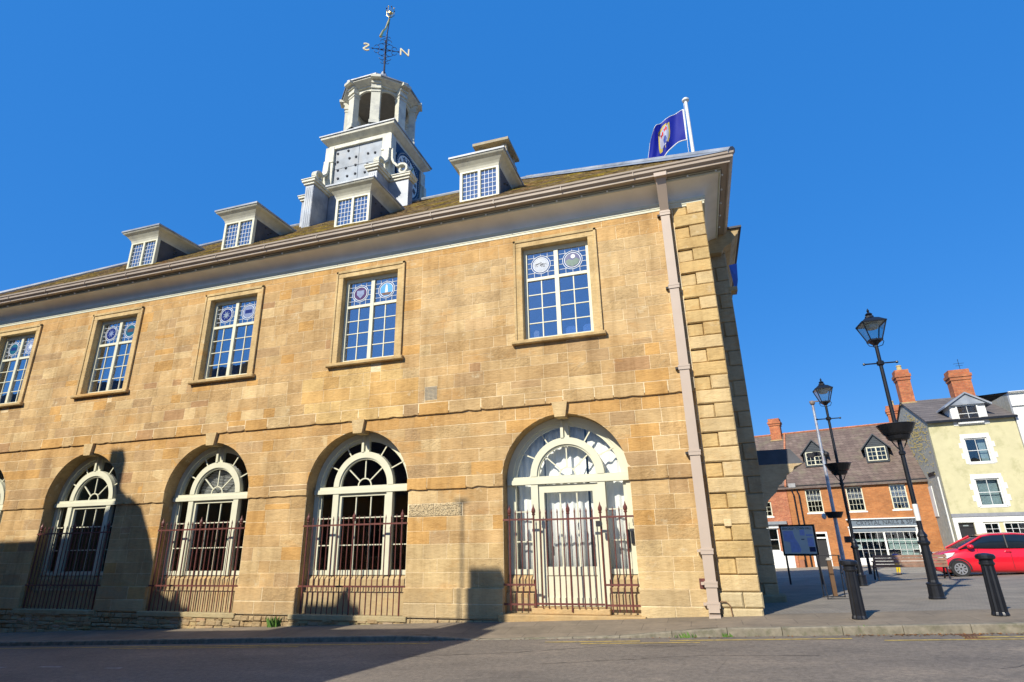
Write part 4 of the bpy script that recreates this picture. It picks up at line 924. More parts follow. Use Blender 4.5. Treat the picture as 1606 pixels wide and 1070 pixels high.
# ---------------------------------------------------------- side pavilion, hood
pv = MB().box(-.1, .60, 3.26, 9.2, -.7, 9.6).build('pavilion', SHSTONE, hall)
quoins(.02, .66, 3.26, -.1, 9.55, .43, hall, SHSTONE if False else STONE, .2, (.40, .33, .22), 1)
MB().bbox(.0, .80, 3.12, 3.6, -.5, .08, .03, 0, (.36, .30, .2)).build('quoin', STONE, hall)
MB().prism([(0, 9.3), (.55, 9.3), (.62, 9.42), (.85, 9.55), (1.0, 9.78), (1.05, 9.82), (1.12, 9.98), (0, 9.98)], 2.95, 9.5).build('pediment_cornice', TRIM, hall)
MB().box(0, 1.18, 2.88, 9.56, 9.98, 10.04).build('pediment_lead', LEADD, hall)
MB().prism([(2.9, 10.04), (9.5, 10.04), (6.2, 11.7)], -.6, 1.0, 'x').build('pediment', TRIM, hall)
MB().box(.60, .84, 3.2, 3.55, 8.15, 8.27).build('pavilion_string', TRIM, hall)
hood = thing('door_hood', 'moulded stone door hood with dark lead top on the shaded town hall side', 'canopy', (.66, 3.4, 2.0))
hp = [(0, .1), (.06, .16), (.10, .28), (.2, .38), (.34, .5), (.42, .66), (.5, .70), (.52, .74), (.62, .82), (.66, .94), (.80, 1.0), (.86, 1.12), (.98, 1.16), (1.08, 1.20), (0, 1.20)]
MB().prism(hp, 0, 2.6).build('hood_moulding', SHSTONE, hood)
hl = MB().add([(0, 0, 1.2), (1.1, 0, 1.2), (.84, .15, 1.6), (0, 0.15, 1.6), (0, 2.6, 1.2), (1.1, 2.6, 1.2), (.84, 2.45, 1.6), (0, 2.45, 1.6)], [(0, 1, 2, 3), (1, 5, 6, 2), (5, 4, 7, 6), (3, 2, 6, 7), (0, 4, 5, 1), (4, 0, 3, 7)]); fix_normals(hl.build('hood_roof', LEADD, hood))
cloth = MB(); cloth.add([(.72, 3.3, 9.0), (.95, 3.35, 9.05), (.9, 3.3, 8.5), (.80, 3.35, 8.05)], [(0, 1, 2, 3)]); tag(cloth.build('blue_cloth', simple('blue_cloth', (.06, .16, .6), .7)), 'scrap of blue cloth hanging below the shaded side pediment', 'cloth')

# ---------------------------------------------------------- drainpipe
dp = thing('drainpipe', 'square taupe drainpipe running down the facade beside the corner quoins', 'drainpipe', (-.91, -.13, 0))
MB().box(-.105, .105, -.075, .075, .18, 9.15).build('pipe', PIPE, dp)
m_ = MB(); pts = [(-.075, 9.15, .075), (-.42, 9.62, -.24)]
m_.add([(-.105, -.075, 9.15), (.105, -.075, 9.15), (.105, .075, 9.15), (-.105, .075, 9.15), (-.12, -.46, 9.68), (.12, -.46, 9.68), (.12, -.30, 9.68), (-.12, -.30, 9.68), (-.12, -.56, 9.90), (.12, -.56, 9.90), (.12, -.34, 9.90), (-.12, -.34, 9.90)], [(0, 1, 5, 4), (1, 2, 6, 5), (2, 3, 7, 6), (3, 0, 4, 7), (4, 5, 9, 8), (5, 6, 10, 9), (6, 7, 11, 10), (7, 4, 8, 11)]); fix_normals(m_.build('swan_neck', PIPE, dp))
MB().box(-.15, .15, -.62, -.34, 9.80, 9.9).build('outlet', PIPE, dp)
for z_ in (9.10, 7.12, 5.12, 3.21, 1.22, .60, .12 + .1):
    MB().box(-.13, .13, -.10, .08, z_ - .02, z_ + .02).box(-.125, .125, -.095, .08, z_ - .09, z_ - .02).build('collar', PIPE, dp)
    MB().box(-.19, -.13, .0, .12, z_ - .05, z_ + .0).build('fixing_lug', BLACKM if z_ > 2 else PIPE, dp)
m_ = MB().box(-.105, .105, -.10, .075, .05, .18).add([(-.11, -.2, -.04), (.11, -.2, -.04), (.11, .07, -.04), (-.11, .07, -.04), (-.11, -.2, .0), (.11, -.2, .0), (.11, .07, .04), (-.11, .07, .04)], [(0, 3, 2, 1), (4, 5, 6, 7), (0, 1, 5, 4), (1, 2, 6, 5), (2, 3, 7, 6), (3, 0, 4, 7)]); m_.build('shoe', PIPE, dp)
tag(MB().tube([(-.78, -.14, .25), (-.66, -.13, .24), (-.60, -.13, .18), (-.58, -.13, .02), (-.58, -.13, -.05)], .012, 6).build('earth_cable', simple('cable_brown', (.2, .11, .05))), 'thin brown cable looping down the corner stones beside the drainpipe foot', 'cable')

# ---------------------------------------------------------- flag and flagpole
fp = thing('flagpole', 'white flagpole with a ball top rising behind the right end of the roof', 'flagpole', (.40, 6.1, 10.4))
MB().tube([(0, 0, -.5), (0, 0, 7.1)], [.075, .06], 12).build('pole', WHITE, fp); MB().lathe([(.06, 7.05), (.13, 7.1), (.14, 7.16), (.08, 7.22), (.01, 7.24)], 12).build('truck', WHITE, fp)
MB().tube([(-.08, 0, 7.0), (-.16, -.02, 5.0), (-.10, 0, 1.0)], .009, 5).build('halyard', WHITE, fp)
def fpos(u, v):       # u 0 hoist..1 fly, v 0 top..1 bottom
    top = Vector((.26 - 1.45 * u + .05 * u * u, 0, 17.13 - .15 * u - .95 * u * u)); bot = Vector((.24 - 1.35 * u - .3 * u * u, 0, 15.72 - .55 * u - 1.0 * u * u + .10 * sin(5 * u)))
    p_ = top.lerp(bot, v); y = 6.1 + .30 * sin(6.5 * u + 2.2 * v) * u + .18 * sin(13 * u - 3 * v) * u + .10 * sin(5 * v) * u
    return Vector((p_.x + .06 * sin(9 * u + 3 * v) * u, y, p_.z))
flagm, t, p = nm('flag_cloth'); p.inputs['Base Color'].default_value = (.012, .022, .26, 1); p.inputs['Roughness'].default_value = .7
tl = nd(t, 'ShaderNodeBsdfTranslucent'); tl.inputs[0].default_value = (.02, .06, .75, 1); mx = nd(t, 'ShaderNodeMixShader'); mx.inputs[0].default_value = .45; t.links.new(p.outputs[0], mx.inputs[1]); t.links.new(tl.outputs[0], mx.inputs[2]); t.links.new(mx.outputs[0], t.nodes['Material Output'].inputs[0])
nu, nv = 36, 24; m_ = MB(); m_.add([fpos(i / nu, j / nv) for j in range(nv + 1) for i in range(nu + 1)], [(j * (nu + 1) + i, j * (nu + 1) + i + 1, (j + 1) * (nu + 1) + i + 1, (j + 1) * (nu + 1) + i) for j in range(nv) for i in range(nu)])
flag = thing('flag', 'deep blue flag with a yellow edged shield crest flying from the white pole', 'flag', (0, 0, 0))
m_.build('flag_cloth', flagm, flag, smooth=True)
def patch(pts, mat, name, d):
    nn = len(pts); cu = sum(q[0] for q in pts) / nn; cv_ = sum(q[1] for q in pts) / nn; m_ = MB(); v = []
    K = 5
    for sgn in (-1, 1):
        o0 = len(v)
        for k in range(K + 1):
            for u, w__ in pts: q = fpos(cu + (u - cu) * k / K, cv_ + (w__ - cv_) * k / K); v.append((q.x, q.y + sgn * d, q.z))
    fs = []
    for sgn in (0, 1):
        o0 = sgn * (K + 1) * nn
        for k in range(K):
            for i in range(nn): fs.append((o0 + k * nn + i, o0 + k * nn + (i + 1) % nn, o0 + (k + 1) * nn + (i + 1) % nn, o0 + (k + 1) * nn + i))
    m_.add(v, fs); m_.build(name, mat, flag, smooth=True)
FY, FW, FR, FB = simple('crest_yellow', (.42, .33, .04), .7), simple('crest_white', (.30, .32, .42), .7), simple('crest_red', (.5, .02, .03), .7), simple('crest_blue', (.02, .05, .25), .7)
shd = lambda s_: [(.56 + s_ * .16 * x, .5 + s_ * .30 * y) for x, y in ((-1, -1), (-.5, -1.05), (0, -1.12), (.5, -1.05), (1, -1), (1, 0), (.85, .5), (.5, .85), (0, 1.05), (-.5, .85), (-.85, .5), (-1, 0))]
patch(shd(1.12), FY, 'crest_border', .006); patch(shd(.9), FW, 'crest_shield', .012)
for cu, cv_ in ((.50, .32), (.62, .34)): patch([(cu - .05, cv_), (cu - .02, cv_ - .08), (cu + .02, cv_ - .02), (cu + .05, cv_ - .07), (cu + .04, cv_ + .06), (cu, cv_ + .03), (cu - .03, cv_ + .08)], FR, 'crest_beast', .018)
patch([(.55, .5), (.60, .55), (.59, .7), (.54, .74), (.50, .65), (.51, .55)], FB, 'crest_charge', .018)
hm = MB()
hm.tube([fpos(i / 30, 1) for i in range(31)], .022, 5).tube([fpos(i / 30, 0) for i in range(31)], .012, 5).tube([fpos(0, i / 10) for i in range(11)], .03, 5).tube([fpos(1, i / 10) for i in range(11)], .012, 5)
hm.build('hem', WHITE, flag)

# ------------------------------------------------------------------ STREET FURNITURE
def bollard_parts(t0):
    t0.scale = (1.12, 1.12, 1)
    MB().lathe([(.112, 0), (.112, .02), (.104, .05), (.100, .06), (.082, .80), (.086, .81)], 24, flute=.12).build('shaft', BLACK, t0)
    MB().lathe([(.085, .78), (.10, .80), (.10, .825), (.09, .835), (.09, .87), (.12, .885), (.127, .90), (.127, .935), (.11, .96), (.05, .975), (.01, .98)], 20).build('cap', BLACK, t0, smooth=False)
b0 = thing('bollard', 'black fluted cast iron bollard at the kerb nearest the town hall corner', 'bollard', (1.50, -.80, zg(1.5, 0)), 0, 'black fluted bollards along the kerb'); bollard_parts(b0)
dup(b0, (3.62, -.72, zg(3.6, 0)), .2, 'black fluted cast iron bollard in front of the red car')
dup(b0, (6.01, 17.9, zg(6, 17.9)), .1, 'small distant bollard in front of the nail shop window', None); dup(b0, (5.15, 7.2, zg(5.1, 7.2)), .1, 'second black bollard half hidden behind the one in front of the red car')
for l_ in [o for o in col.objects if o.name.startswith('bollard') and o.parent is None][2:3]: l_.scale = (.7, .7, .95)

def lamp_post(loc, label, rz):
    t0 = thing('street_lamp', label, 'street lamp', loc, rz, 'black lantern street lamps with flower baskets')
    MB().lathe([(.165, 0), (.165, .04), (.15, .06), (.14, .28), (.15, .29), (.15, .33), (.11, .35), (.10, .40), (.085, 1.12), (.10, 1.14), (.125, 1.17), (.125, 1.20), (.095, 1.23), (.085, 1.30), (.105, 1.32), (.095, 1.36), (.06, 1.42), (.052, 1.46), (.048, 3.4), (.042, 5.9), (.03, 5.95)], 16).build('post', BLACK, t0)
    MB().tube([(-.36, 0, 5.46), (.36, 0, 5.46)], [.018, .018], 8).ball((-.37, 0, 5.46), .035, 6).ball((.37, 0, 5.46), .035, 6).lathe([(.06, 5.40), (.085, 5.42), (.085, 5.50), (.06, 5.52)], 10).build('ladder_bar', BLACK, t0)
    MB().lathe([(.05, 3.60), (.22, 3.60), (.31, 3.68), (.405, 3.87), (.42, 3.88), (.41, 3.895), (.38, 3.89), (.30, 3.76)], 24).lathe([(.06, 3.50), (.17, 3.50), (.23, 3.54), (.26, 3.62), (.05, 3.63)], 20).build('flower_basket', BLACK, t0)
    MB().tube([(0, 0, 3.25), (.10, 0, 3.38), (.16, 0, 3.50)], .015, 5).tube([(0, 0, 3.25), (-.10, 0, 3.38), (-.16, 0, 3.50)], .015, 5).lathe([(.052, 3.16), (.075, 3.18), (.075, 3.24), (.052, 3.26)], 10).build('basket_bracket', BLACK, t0)
    la = MB(); zb, zt, rb_, rt_ = 6.06, 6.52, .13, .27
    cor = lambda r, z: [(r * sx, r * sy, z) for sx, sy in ((-1, -1), (1, -1), (1, 1), (-1, 1))]
    for p_, q in zip(cor(rb_, zb), cor(rt_, zt)): la.bar(p_, q, .022)
    for r, z in ((rb_, zb), (rt_, zt)):
        c_ = cor(r, z)
        for i in range(4): la.bar(c_[i], c_[(i + 1) % 4], .035 if z == zt else .045)
    la.add(cor(rb_, zb) + cor(.04, zb - .12), [(0, 1, 5, 4), (1, 2, 6, 5), (2, 3, 7, 6), (3, 0, 4, 7)])
    for s_ in (-1, 1): la.tube([(.04 * s_, 0, 5.9), (.15 * s_, 0, 5.93), (.2 * s_, 0, 6.03), (.13 * s_, 0, 6.10)], .010, 5); la.tube([(0, .04 * s_, 5.9), (0, .15 * s_, 5.93), (0, .2 * s_, 6.03), (0, .13 * s_, 6.10)], .010, 5)
    la.build('lantern_frame', BLACK, t0)
    c0_, c1_ = cor(rb_, zb + .02), cor(rt_ - .005, zt - .02)
    for i in range(4): MB().add([c0_[i], c0_[(i + 1) % 4], c1_[(i + 1) % 4], c1_[i]], [(0, 1, 2, 3)]).build('lantern_pane', SHOPG, t0)
    MB().add(cor(.29, zt) + cor(.16, zt + .12) + cor(.08, zt + .16), [(0, 1, 5, 4), (1, 2, 6, 5), (2, 3, 7, 6), (3, 0, 4, 7), (4, 5, 9, 8), (5, 6, 10, 9), (6, 7, 11, 10), (7, 4, 8, 11)]).lathe([(.08, 6.66), (.11, 6.68), (.10, 6.73), (.06, 6.75), (.09, 6.78), (.05, 6.82), (.02, 6.84), (.035, 6.88), (.003, 6.95)], 10).build('lantern_roof', BLACK, t0)
    MB().add(cor(.25, zt - .01), [(0, 1, 2, 3)]).lathe([(.13, 6.38), (.16, 6.42), (.16, 6.50)], 12).build('reflector', WHITE, t0)
    return t0
l1 = lamp_post((3.84, 2.85, zg(3.84, 2.85)), 'tall black lantern street lamp nearest the road with a white sticker on its post', .05)
l2 = dup(l1, (3.78, 9.3, zg(3.78, 9.3)), .0, 'farther black lantern street lamp standing left of the tall one')
MB().lathe([(.0525, 1.66), (.054, 1.67), (.054, 2.02), (.0525, 2.03)], 16).build('sticker', WHITE, l1)
MB().box(-.25, -.06, -.08, .08, 1.32, 1.52).build('fixture', BLACK, l2)
gp_ = thing('cctv_pole', 'slim grey galvanised pole with a small black flower basket and sensor on top', 'pole', (4.72, 16.35, zg(4.72, 16.35)))
MB().tube([(0, 0, 0), (0, 0, 2.2), (0, 0, 7.5)], [.10, .08, .055], 12).build('pole', GREYP, gp_); MB().ball((0, 0, 7.62), .12, 6).box(-.12, .3, -.04, .04, 7.66, 7.70).build('sensor', simple('sensor_brown', (.2, .15, .12)), gp_)
MB().lathe([(.1, 2.42), (.26, 2.42), (.38, 2.66), (.39, 2.68), (.34, 2.66), (.1, 2.6)], 20).build('basket', BLACKM, gp_); MB().ball((-.42, 0, 2.5), .10, 8, sz=1.3).build('camera_dome', WHITE, gp_)
MB().box(-.4, -.1, -.12, .12, 5.15, 5.33).box(-.62, -.36, -.15, .1, 5.1, 5.3).ball((.15, -.1, 5.2), .12, 6).build('camera', BLACKM, gp_)
# information board
ib = thing('information_board', 'black framed town map board on two posts in the shade beside the building', 'notice board', (2.40, 11.2, zg(2.4, 11.2)), atan2(-.38, 1.04))
for x in (-.53, .53): MB().tube([(x, 0, 0), (x, 0, 2.05)], .035, 8).build('post', BLACK, ib)
MB().box(-.60, .60, -.05, .05, .98, 2.06).build('frame', BLACK, ib); MB().box(-.54, .54, -.056, -.049, 1.05, 2.0).build('map_panel', MAPG, ib)
fix_normals(MB().prism([(-.5, 1.5), (-.5, 1.85), (-.15, 1.85), (-.12, 1.6), (-.02, 1.4), (.04, 1.2), (0, 1.1), (-.3, 1.1), (-.3, 1.45)], -.061, -.055).build('map_shape', MAPB, ib))
for bx in ((.08, .24, 1.68, 1.88), (.28, .5, 1.66, 1.72), (.3, .5, 1.3, 1.6), (.32, .52, 1.12, 1.28), (.1, .2, 1.53, 1.56)): MB().box(bx[0], bx[1], -.062, -.055, bx[2], bx[3]).build('map_panel_detail', MAPB if bx[2] > 1.29 and bx[3] != 1.56 else NAVY, ib)
text('lettering', 'BRACKLEY TOWN HALL', .115, BLACKM, ib, Matrix.Translation((0, -.060, 1.925)) @ FRONT, .002, .80)
# folding sign frame and post
es = thing('pavement_sign', 'empty black metal A frame pavement sign stand on the shaded paving', 'sign stand', (2.0, 3.95, zg(2, 3.9)))
for x, dx in ((-.24, 0), (.24, .0)): 
    for s_ in (-1, 1): MB().tube([(x, s_ * .04, 1.0), (x + .03, s_ * .28, 0)], .012, 6).build('leg', BLACKM, es)
for z_, y in ((1.0, 0), (.02, -.28), (.02, .28)): MB().tube([(-.24, y, z_), (.27, y, z_)], .012, 6).build('rail', BLACKM, es)
wp = thing('timber_post', 'brown timber post with a pale capped top behind the A frame sign stand', 'post', (2.12, 4.6, zg(2.1, 4.6)))
MB().box(-.05, .05, -.05, .05, 0, .88).build('shaft', BROWN, wp); MB().box(-.065, .065, -.065, .065, .88, .91).box(-.045, .045, -.045, .045, .91, .94).build('cap', simple('weathered_cap', (.4, .38, .34)), wp)
# bench
bn = thing('bench', 'slatted timber bench with black cast iron ends facing the shops', 'bench', (5.95, 12.0, zg(5.95, 12)), .02)
for x in (-1.10, 1.10):
    MB().tube([(x, .25, 0), (x, .12, .42), (x, .0, .62)], .03, 6).tube([(x, -.25, 0), (x, -.12, .42), (x, -.18, .86)], .03, 6).tube([(x, .22, .62), (x, -.14, .62)], .022, 6).tube([(x, -.16, .42), (x, .22, .42)], .025, 6).build('end_frame', BLACK, bn)
for k in range(4): MB().box(-1.15, 1.15, -.20 - .0 + .02 * (3 - k) - .03, -.17 + .02 * (3 - k) - .03, .44 + k * .105, .53 + k * .105).build('back_slat', WOOD, bn)
for k in range(5): MB().box(-1.15, 1.15, -.14 + k * .08, -.075 + k * .08, .43, .455).build('seat_slat', WOOD, bn)

# ------------------------------------------------------------------ RED CAR
car = thing('red_hatchback', 'shiny red small hatchback parked beyond the paving with its nose to the left', 'car', (9.1, 13.9, zg(9.1, 13.4) - .07), -.06)
# local: x along car, nose at -x; y -.82 towards viewer
def loft(secs, name, mat, close=True, smooth=True):
    m_ = MB(); n = len(secs[0])
    for s_ in secs: m_.v += s_
    for i in range(len(secs) - 1):
        for k in range(n): 
            if k == n - 1 and not close: continue
            m_.f.append([i * n + k, i * n + (k + 1) % n, (i + 1) * n + (k + 1) % n, (i + 1) * n + k]); m_.m.append(0); m_.c.append(None)
    m_.f.append(list(range(n))); m_.m.append(0); m_.c.append(None); m_.f.append(list(range((len(secs) - 1) * n, len(secs) * n))[::-1]); m_.m.append(0); m_.c.append(None)
    return fix_normals(m_.build(name, mat, car, smooth=smooth))
def csec(x, zb, zh, w_, n=6):    # lower body section
    pts = []
    for yy, zz in ((-w_ * .86, zb), (-w_ * .98, zb + .10), (-w_, zb + .28), (-w_ * .985, zh - .14), (-w_ * .90, zh - .03), (-w_ * .6, zh + .015), (0, zh + .03), (w_ * .6, zh + .015), (w_ * .90, zh - .03), (w_ * .985, zh - .14), (w_, zb + .28), (w_ * .98, zb + .10), (w_ * .86, zb)): pts.append((x, yy, zz))
    return pts
S_ = [(-1.86, .30, .50, .45), (-1.83, .22, .62, .60), (-1.74, .18, .72, .72), (-1.55, .17, .82, .79), (-1.2, .17, .93, .83), (-.85, .17, 1.0, .84), (-.4, .17, 1.02, .845), (.3, .17, 1.02, .845), (1.0, .17, 1.03, .845), (1.5, .18, 1.02, .82), (1.78, .22, .98, .74), (1.88, .3, .85, .62)]
body = loft([csec(*q) for q in S_], 'body', CARRED)
def gsec(x, z0, zt, w0, wt): return [(x, -w0, z0), (x, -(w0 * .35 + wt * .65), z0 + (zt - z0) * .7), (x, -wt, zt - .03), (x, -wt * .5, zt), (x, wt * .5, zt), (x, wt, zt - .03), (x, w0 * .35 + wt * .65, z0 + (zt - z0) * .7), (x, w0, z0)]
# cabin, glass house, roof and pillars
loft([gsec(x, z0, zt, w0, wt) for x, z0, zt, w0, wt in ((-1.02, .97, 1.02, .74, .66), (-.6, .98, 1.24, .77, .66), (-.2, .98, 1.42, .785, .62), (.1, .98, 1.485, .79, .60), (.8, .98, 1.50, .79, .59), (1.35, .98, 1.45, .78, .58), (1.72, .98, 1.15, .74, .60), (1.80, .98, 1.02, .72, .62))], 'glasshouse', CGLASS)
rfm = MB(); tops = [(-.24, 1.415, .615), (.1, 1.49, .605), (.8, 1.505, .595), (1.35, 1.46, .58), (1.62, 1.28, .60)]
for x, z, w_ in tops: rfm.v += [(x, -w_ - .012, z - .045), (x, -w_ * .8, z + .0), (x, 0, z + .022), (x, w_ * .8, z), (x, w_ + .012, z - .045), (x, w_ - .05, z - .07), (x, -w_ + .05, z - .07)]
for i in range(len(tops) - 1):
    for k in range(7): rfm.f.append([i * 7 + k, i * 7 + (k + 1) % 7, (i + 1) * 7 + (k + 1) % 7, (i + 1) * 7 + k]); rfm.m.append(0); rfm.c.append(None)
fix_normals(rfm.build('roof', CARRED, car, smooth=True))
for s_ in (-1, 1):
    MB().tube([(-1.06, s_ * .76, .98), (-.6, s_ * .71, 1.22), (-.24, s_ * .635, 1.405)], [.035, .035, .035], 6).build('front_pillar', CARRED, car)
    MB().tube([(.42, s_ * .795, 1.0), (.46, s_ * .62, 1.45)], .035, 6).build('door_pillar', BLACKM, car); MB().tube([(1.2, s_ * .795, 1.0), (1.45, s_ * .61, 1.42)], .07, 6).build('rear_pillar', CARRED, car)
    fix_normals(MB().prism([(-1.80, .62), (-1.62, .60), (-1.32, .74), (-1.22, .86), (-1.5, .83), (-1.72, .74)], s_ * .70, s_ * .835).build('headlight', simple('headlamp_lens', (.75, .78, .80), .1, .2), car))
    m_ = MB().ball((-.72, s_ * .92, 1.06), .11, 8, sz=.7); m_.build('wing_mirror', CARRED, car, smooth=True)
    MB().tube([(.30, s_ * .855, .88), (.48, s_ * .86, .88)], .018, 6).build('door_handle', CARRED, car)
    MB().box(-.52, -.51, s_ * .846 - .003, s_ * .846 + .003, .3, 1.0).box(.45, .46, s_ * .849 - .003, s_ * .849 + .003, .3, 1.0).build('door_seam', BLACKM, car)
    for x in (-1.16, 1.28):
        q = MB(); wv = [(.14, .0), (.29, .0), (.305, .03), (.305, .17), (.29, .2), (.14, .2)]
        v = MB().lathe([(.19, -.1), (.285, -.1), (.30, -.07), (.30, .07), (.285, .1), (.19, .1)], 24)
        v.v = [(x + a, s_ * .76 + c_, .30 + b_) for a, b_, c_ in v.v]; wh = fix_normals(v.build('wheel', TYRE, car, smooth=False))
        rm = MB().lathe([(.02, -.06), (.2, -.085), (.2, .085), (.02, .06)], 20); rm.v = [(x + a, s_ * .765 + c_, .30 + b_) for a, b_, c_ in rm.v]; fix_normals(rm.build('rim', BLACKM, wh))
        sp_ = MB()
        for k in range(9): t_ = k * 2 * pi / 9; sp_.bar((x + .03 * cos(t_), s_ * .855, .30 + .03 * sin(t_)), (x + .19 * cos(t_), s_ * .86, .30 + .19 * sin(t_)), .05, .03, up=(0, 1, 0))
        r3 = MB().ring(x, .30, .17, .20, 0, 2 * pi, s_ * .85, s_ * .87, 24); sp_.add(r3.v, r3.f); sp_.build('spokes', ALLOY, wh)
        ar = MB().ring(x, .31, .31, .36, -.1, pi + .1, s_ * .80, s_ * .842, 20); ar.build('wheel_arch', BLACKM, car)
fix_normals(MB().prism([(-.5, .32), (.5, .32), (.45, .22), (-.45, .22)], -1.875, -1.84, 'x').build('lower_grille', BLACKM, car)); MB().box(-1.885, -1.85, -.26, .26, .40, .50).build('number_plate', WHITE, car)
MB().ring(-1.5, .34, .03, .06, 0, 2 * pi, -.83, -.815, 12).build('fog_lamp', ALLOY, car)

# ------------------------------------------------------------------ PEOPLE (tiny, half hidden)
def person(loc, rz, h, label, top, legs, skin, hair):
    t0 = thing('person', label, 'person', loc, rz); s_ = h / 1.7
    def sk(name, pts, edges, rad, mat):
        me = bpy.data.meshes.new(name); me.from_pydata([tuple(c_ * s_ for c_ in q) for q in pts], edges, []); me.materials.append(mat)
        o = bpy.data.objects.new(name, me); col.objects.link(o); o.parent = t0
        o.modifiers.new('skin', 'SKIN'); sub = o.modifiers.new('sub', 'SUBSURF'); sub.levels = 1; sub.render_levels = 1
        for i, r in enumerate(rad): me.skin_vertices[0].data[i].radius = (r * s_, r * s_ * .85)
        return o
    P = [(0, 0, .90), (0, 0, 1.15), (0, 0, 1.36), (0, 0, 1.45), (0, .01, 1.56), (0, .01, 1.66), (-.17, 0, 1.36), (-.22, .02, 1.1), (-.20, -.1, .88), (.17, 0, 1.36), (.22, .02, 1.1), (.20, -.1, .88), (-.09, 0, .84), (-.10, -.04, .48), (-.10, .05, .07), (-.10, -.08, .03), (.09, 0, .84), (.10, .06, .48), (.10, .12, .07), (.10, 0, .03)]
    E_ = [(0, 1), (1, 2), (2, 3), (3, 4), (4, 5), (2, 6), (6, 7), (7, 8), (2, 9), (9, 10), (10, 11), (0, 12), (12, 13), (13, 14), (14, 15), (0, 16), (16, 17), (17, 18), (18, 19)]
    me = bpy.data.meshes.new('body'); rad = [.13, .12, .13, .05, .085, .08, .06, .045, .035, .06, .045, .035, .09, .06, .045, .04, .09, .06, .045, .04]
    o = sk('body', P, E_, rad, skin)
    sk('jacket', [(0, 0, .82), (0, 0, 1.12), (0, 0, 1.40), (-.19, 0, 1.36), (-.24, .02, 1.1), (-.22, -.09, .93), (.19, 0, 1.36), (.24, .02, 1.1), (.22, -.09, .93)], [(0, 1), (1, 2), (2, 3), (3, 4), (4, 5), (2, 6), (6, 7), (7, 8)], [.17, .15, .12, .075, .06, .05, .075, .06, .05], top)
    for i, x in enumerate((-.1, .1)): sk('trouser_leg', [(x, 0, .86), (x, -.04 + .1 * i, .48), (x, .05 + .07 * i, .12)], [(0, 1), (1, 2)], [.105, .08, .065], legs)
    for i, x in enumerate((-.1, .1)): MB().box((x - .05) * s_, (x + .05) * s_, (-.12 + .07 * i) * s_, (.12 + .07 * i) * s_, 0, .09 * s_).build('shoe', BLACKM, t0)
    MB().ball((0, .02 * s_, 1.66 * s_), .105 * s_, 8, sz=1.05).build('hair', hair, t0, smooth=True)
    MB().ball((0, -.10 * s_, 1.60 * s_), .018 * s_, 5).ball((-.03 * s_, -.085 * s_, 1.63 * s_), .012 * s_, 5).ball((.03 * s_, -.085 * s_, 1.63 * s_), .012 * s_, 5).build('face', skin, t0)
SK = simple('skin', (.55, .30, .20), .6)
person((6.75, 16.4, zg(6.75, 16.4)), .2, .98, 'small child in a blue and black top with yellow trousers behind the bench', simple('royal_blue', (.05, .10, .35), .7), simple('bright_yellow', (.8, .6, .02), .7), SK, simple('dark_hair', (.02, .015, .012)))
person((5.22, 19.75, zg(5.2, 19.7)), 1.0, .82, 'small child in a pale top and grey trousers beside the grey pole', simple('pale_top', (.5, .58, .62), .8), simple('grey_cloth', (.3, .28, .27), .9), SK, simple('fair_hair', (.45, .2, .12)))

# ------------------------------------------------------------------ SHOPS ACROSS THE SQUARE
def sash(par, x0, x1, z0, z1, nc, nr, y=-.0, mat=CREAM, fw=.07, sill=True, glass=None, bar=.02):
    w_ = MB().box(x0, x0 + fw, y - .03, y + .08, z0, z1).box(x1 - fw, x1, y - .03, y + .08, z0, z1).box(x0 + fw, x1 - fw, y - .03, y + .08, z1 - fw, z1).box(x0 + fw, x1 - fw, y - .03, y + .08, z0, z0 + fw).build('window', mat, par)
    if sill: MB().box(x0 - .08, x1 + .08, y - .10, y + .05, z0 - .09, z0 - .002).build('sill', WHITE, w_)
    a0, a1, b0_, b1_ = x0 + fw, x1 - fw, z0 + fw, z1 - fw
    g = MB()
    for k in range(1, nc): x = a0 + (a1 - a0) * k / nc; g.box(x - bar / 2, x + bar / 2, y - .01, y + .03, b0_, b1_)
    for k in range(1, nr): z = b0_ + (b1_ - b0_) * k / nr; g.box(a0, a1, y - .012, y + .028, z - bar / 2 - (.012 if nr % 2 == 0 and k == nr // 2 else 0), z + bar / 2)
    g.build('glazing_bars', mat, w_)
    for i in range(nc):
        for j in range(nr):
            p0 = a0 + (a1 - a0) * i / nc; p1 = a0 + (a1 - a0) * (i + 1) / nc; q0 = b0_ + (b1_ - b0_) * j / nr; q1 = b0_ + (b1_ - b0_) * (j + 1) / nr
            MB().box(p0, p1, y + .035, y + .04, q0, q1).build('pane', glass or SHOPG, w_)
    return w_
def interior(par, x0, x1, z0, z1, mat=DARK, d=.5): MB().box(x0, x1, d, d + .05, z0, z1).build('room_back', mat, par)
def wall_holes(par, x0, x1, z0, z1, holes, mat, th=.25, name='wall', y=0):
    m_ = MB(); xs = sorted({x0, x1, *[h[0] for h in holes], *[h[1] for h in holes]}); zs_ = sorted({z0, z1, *[h[2] for h in holes], *[h[3] for h in holes]})
    for a, b_ in zip(xs, xs[1:]):
        for c_, d_ in zip(zs_, zs_[1:]):
            mx_, mz_ = (a + b_) / 2, (c_ + d_) / 2
            if not any(h[0] < mx_ < h[1] and h[2] < mz_ < h[3] for h in holes): m_.box(a, b_, y, y + th, c_, d_)
    # drop inner coincident faces
    o = m_.build(name, mat, par); bm = bmesh.new(); bm.from_mesh(o.data); bmesh.ops.remove_doubles(bm, verts=bm.verts, dist=.0005)
    seen = {}
    for f in bm.faces: seen.setdefault(tuple(sorted(v.index for v in f.verts)), []).append(f)
    bmesh.ops.delete(bm, geom=[f for l_ in seen.values() if len(l_) > 1 for f in l_], context='FACES'); bm.to_mesh(o.data); bm.free(); return o
SANG = atan2(-.2656, .9641)
shop = thing('nail_shop_building', 'orange brick shop with slate roof, two black dormers and a grey shop sign', 'shop building', (4.94, 32.15, 0), SANG)
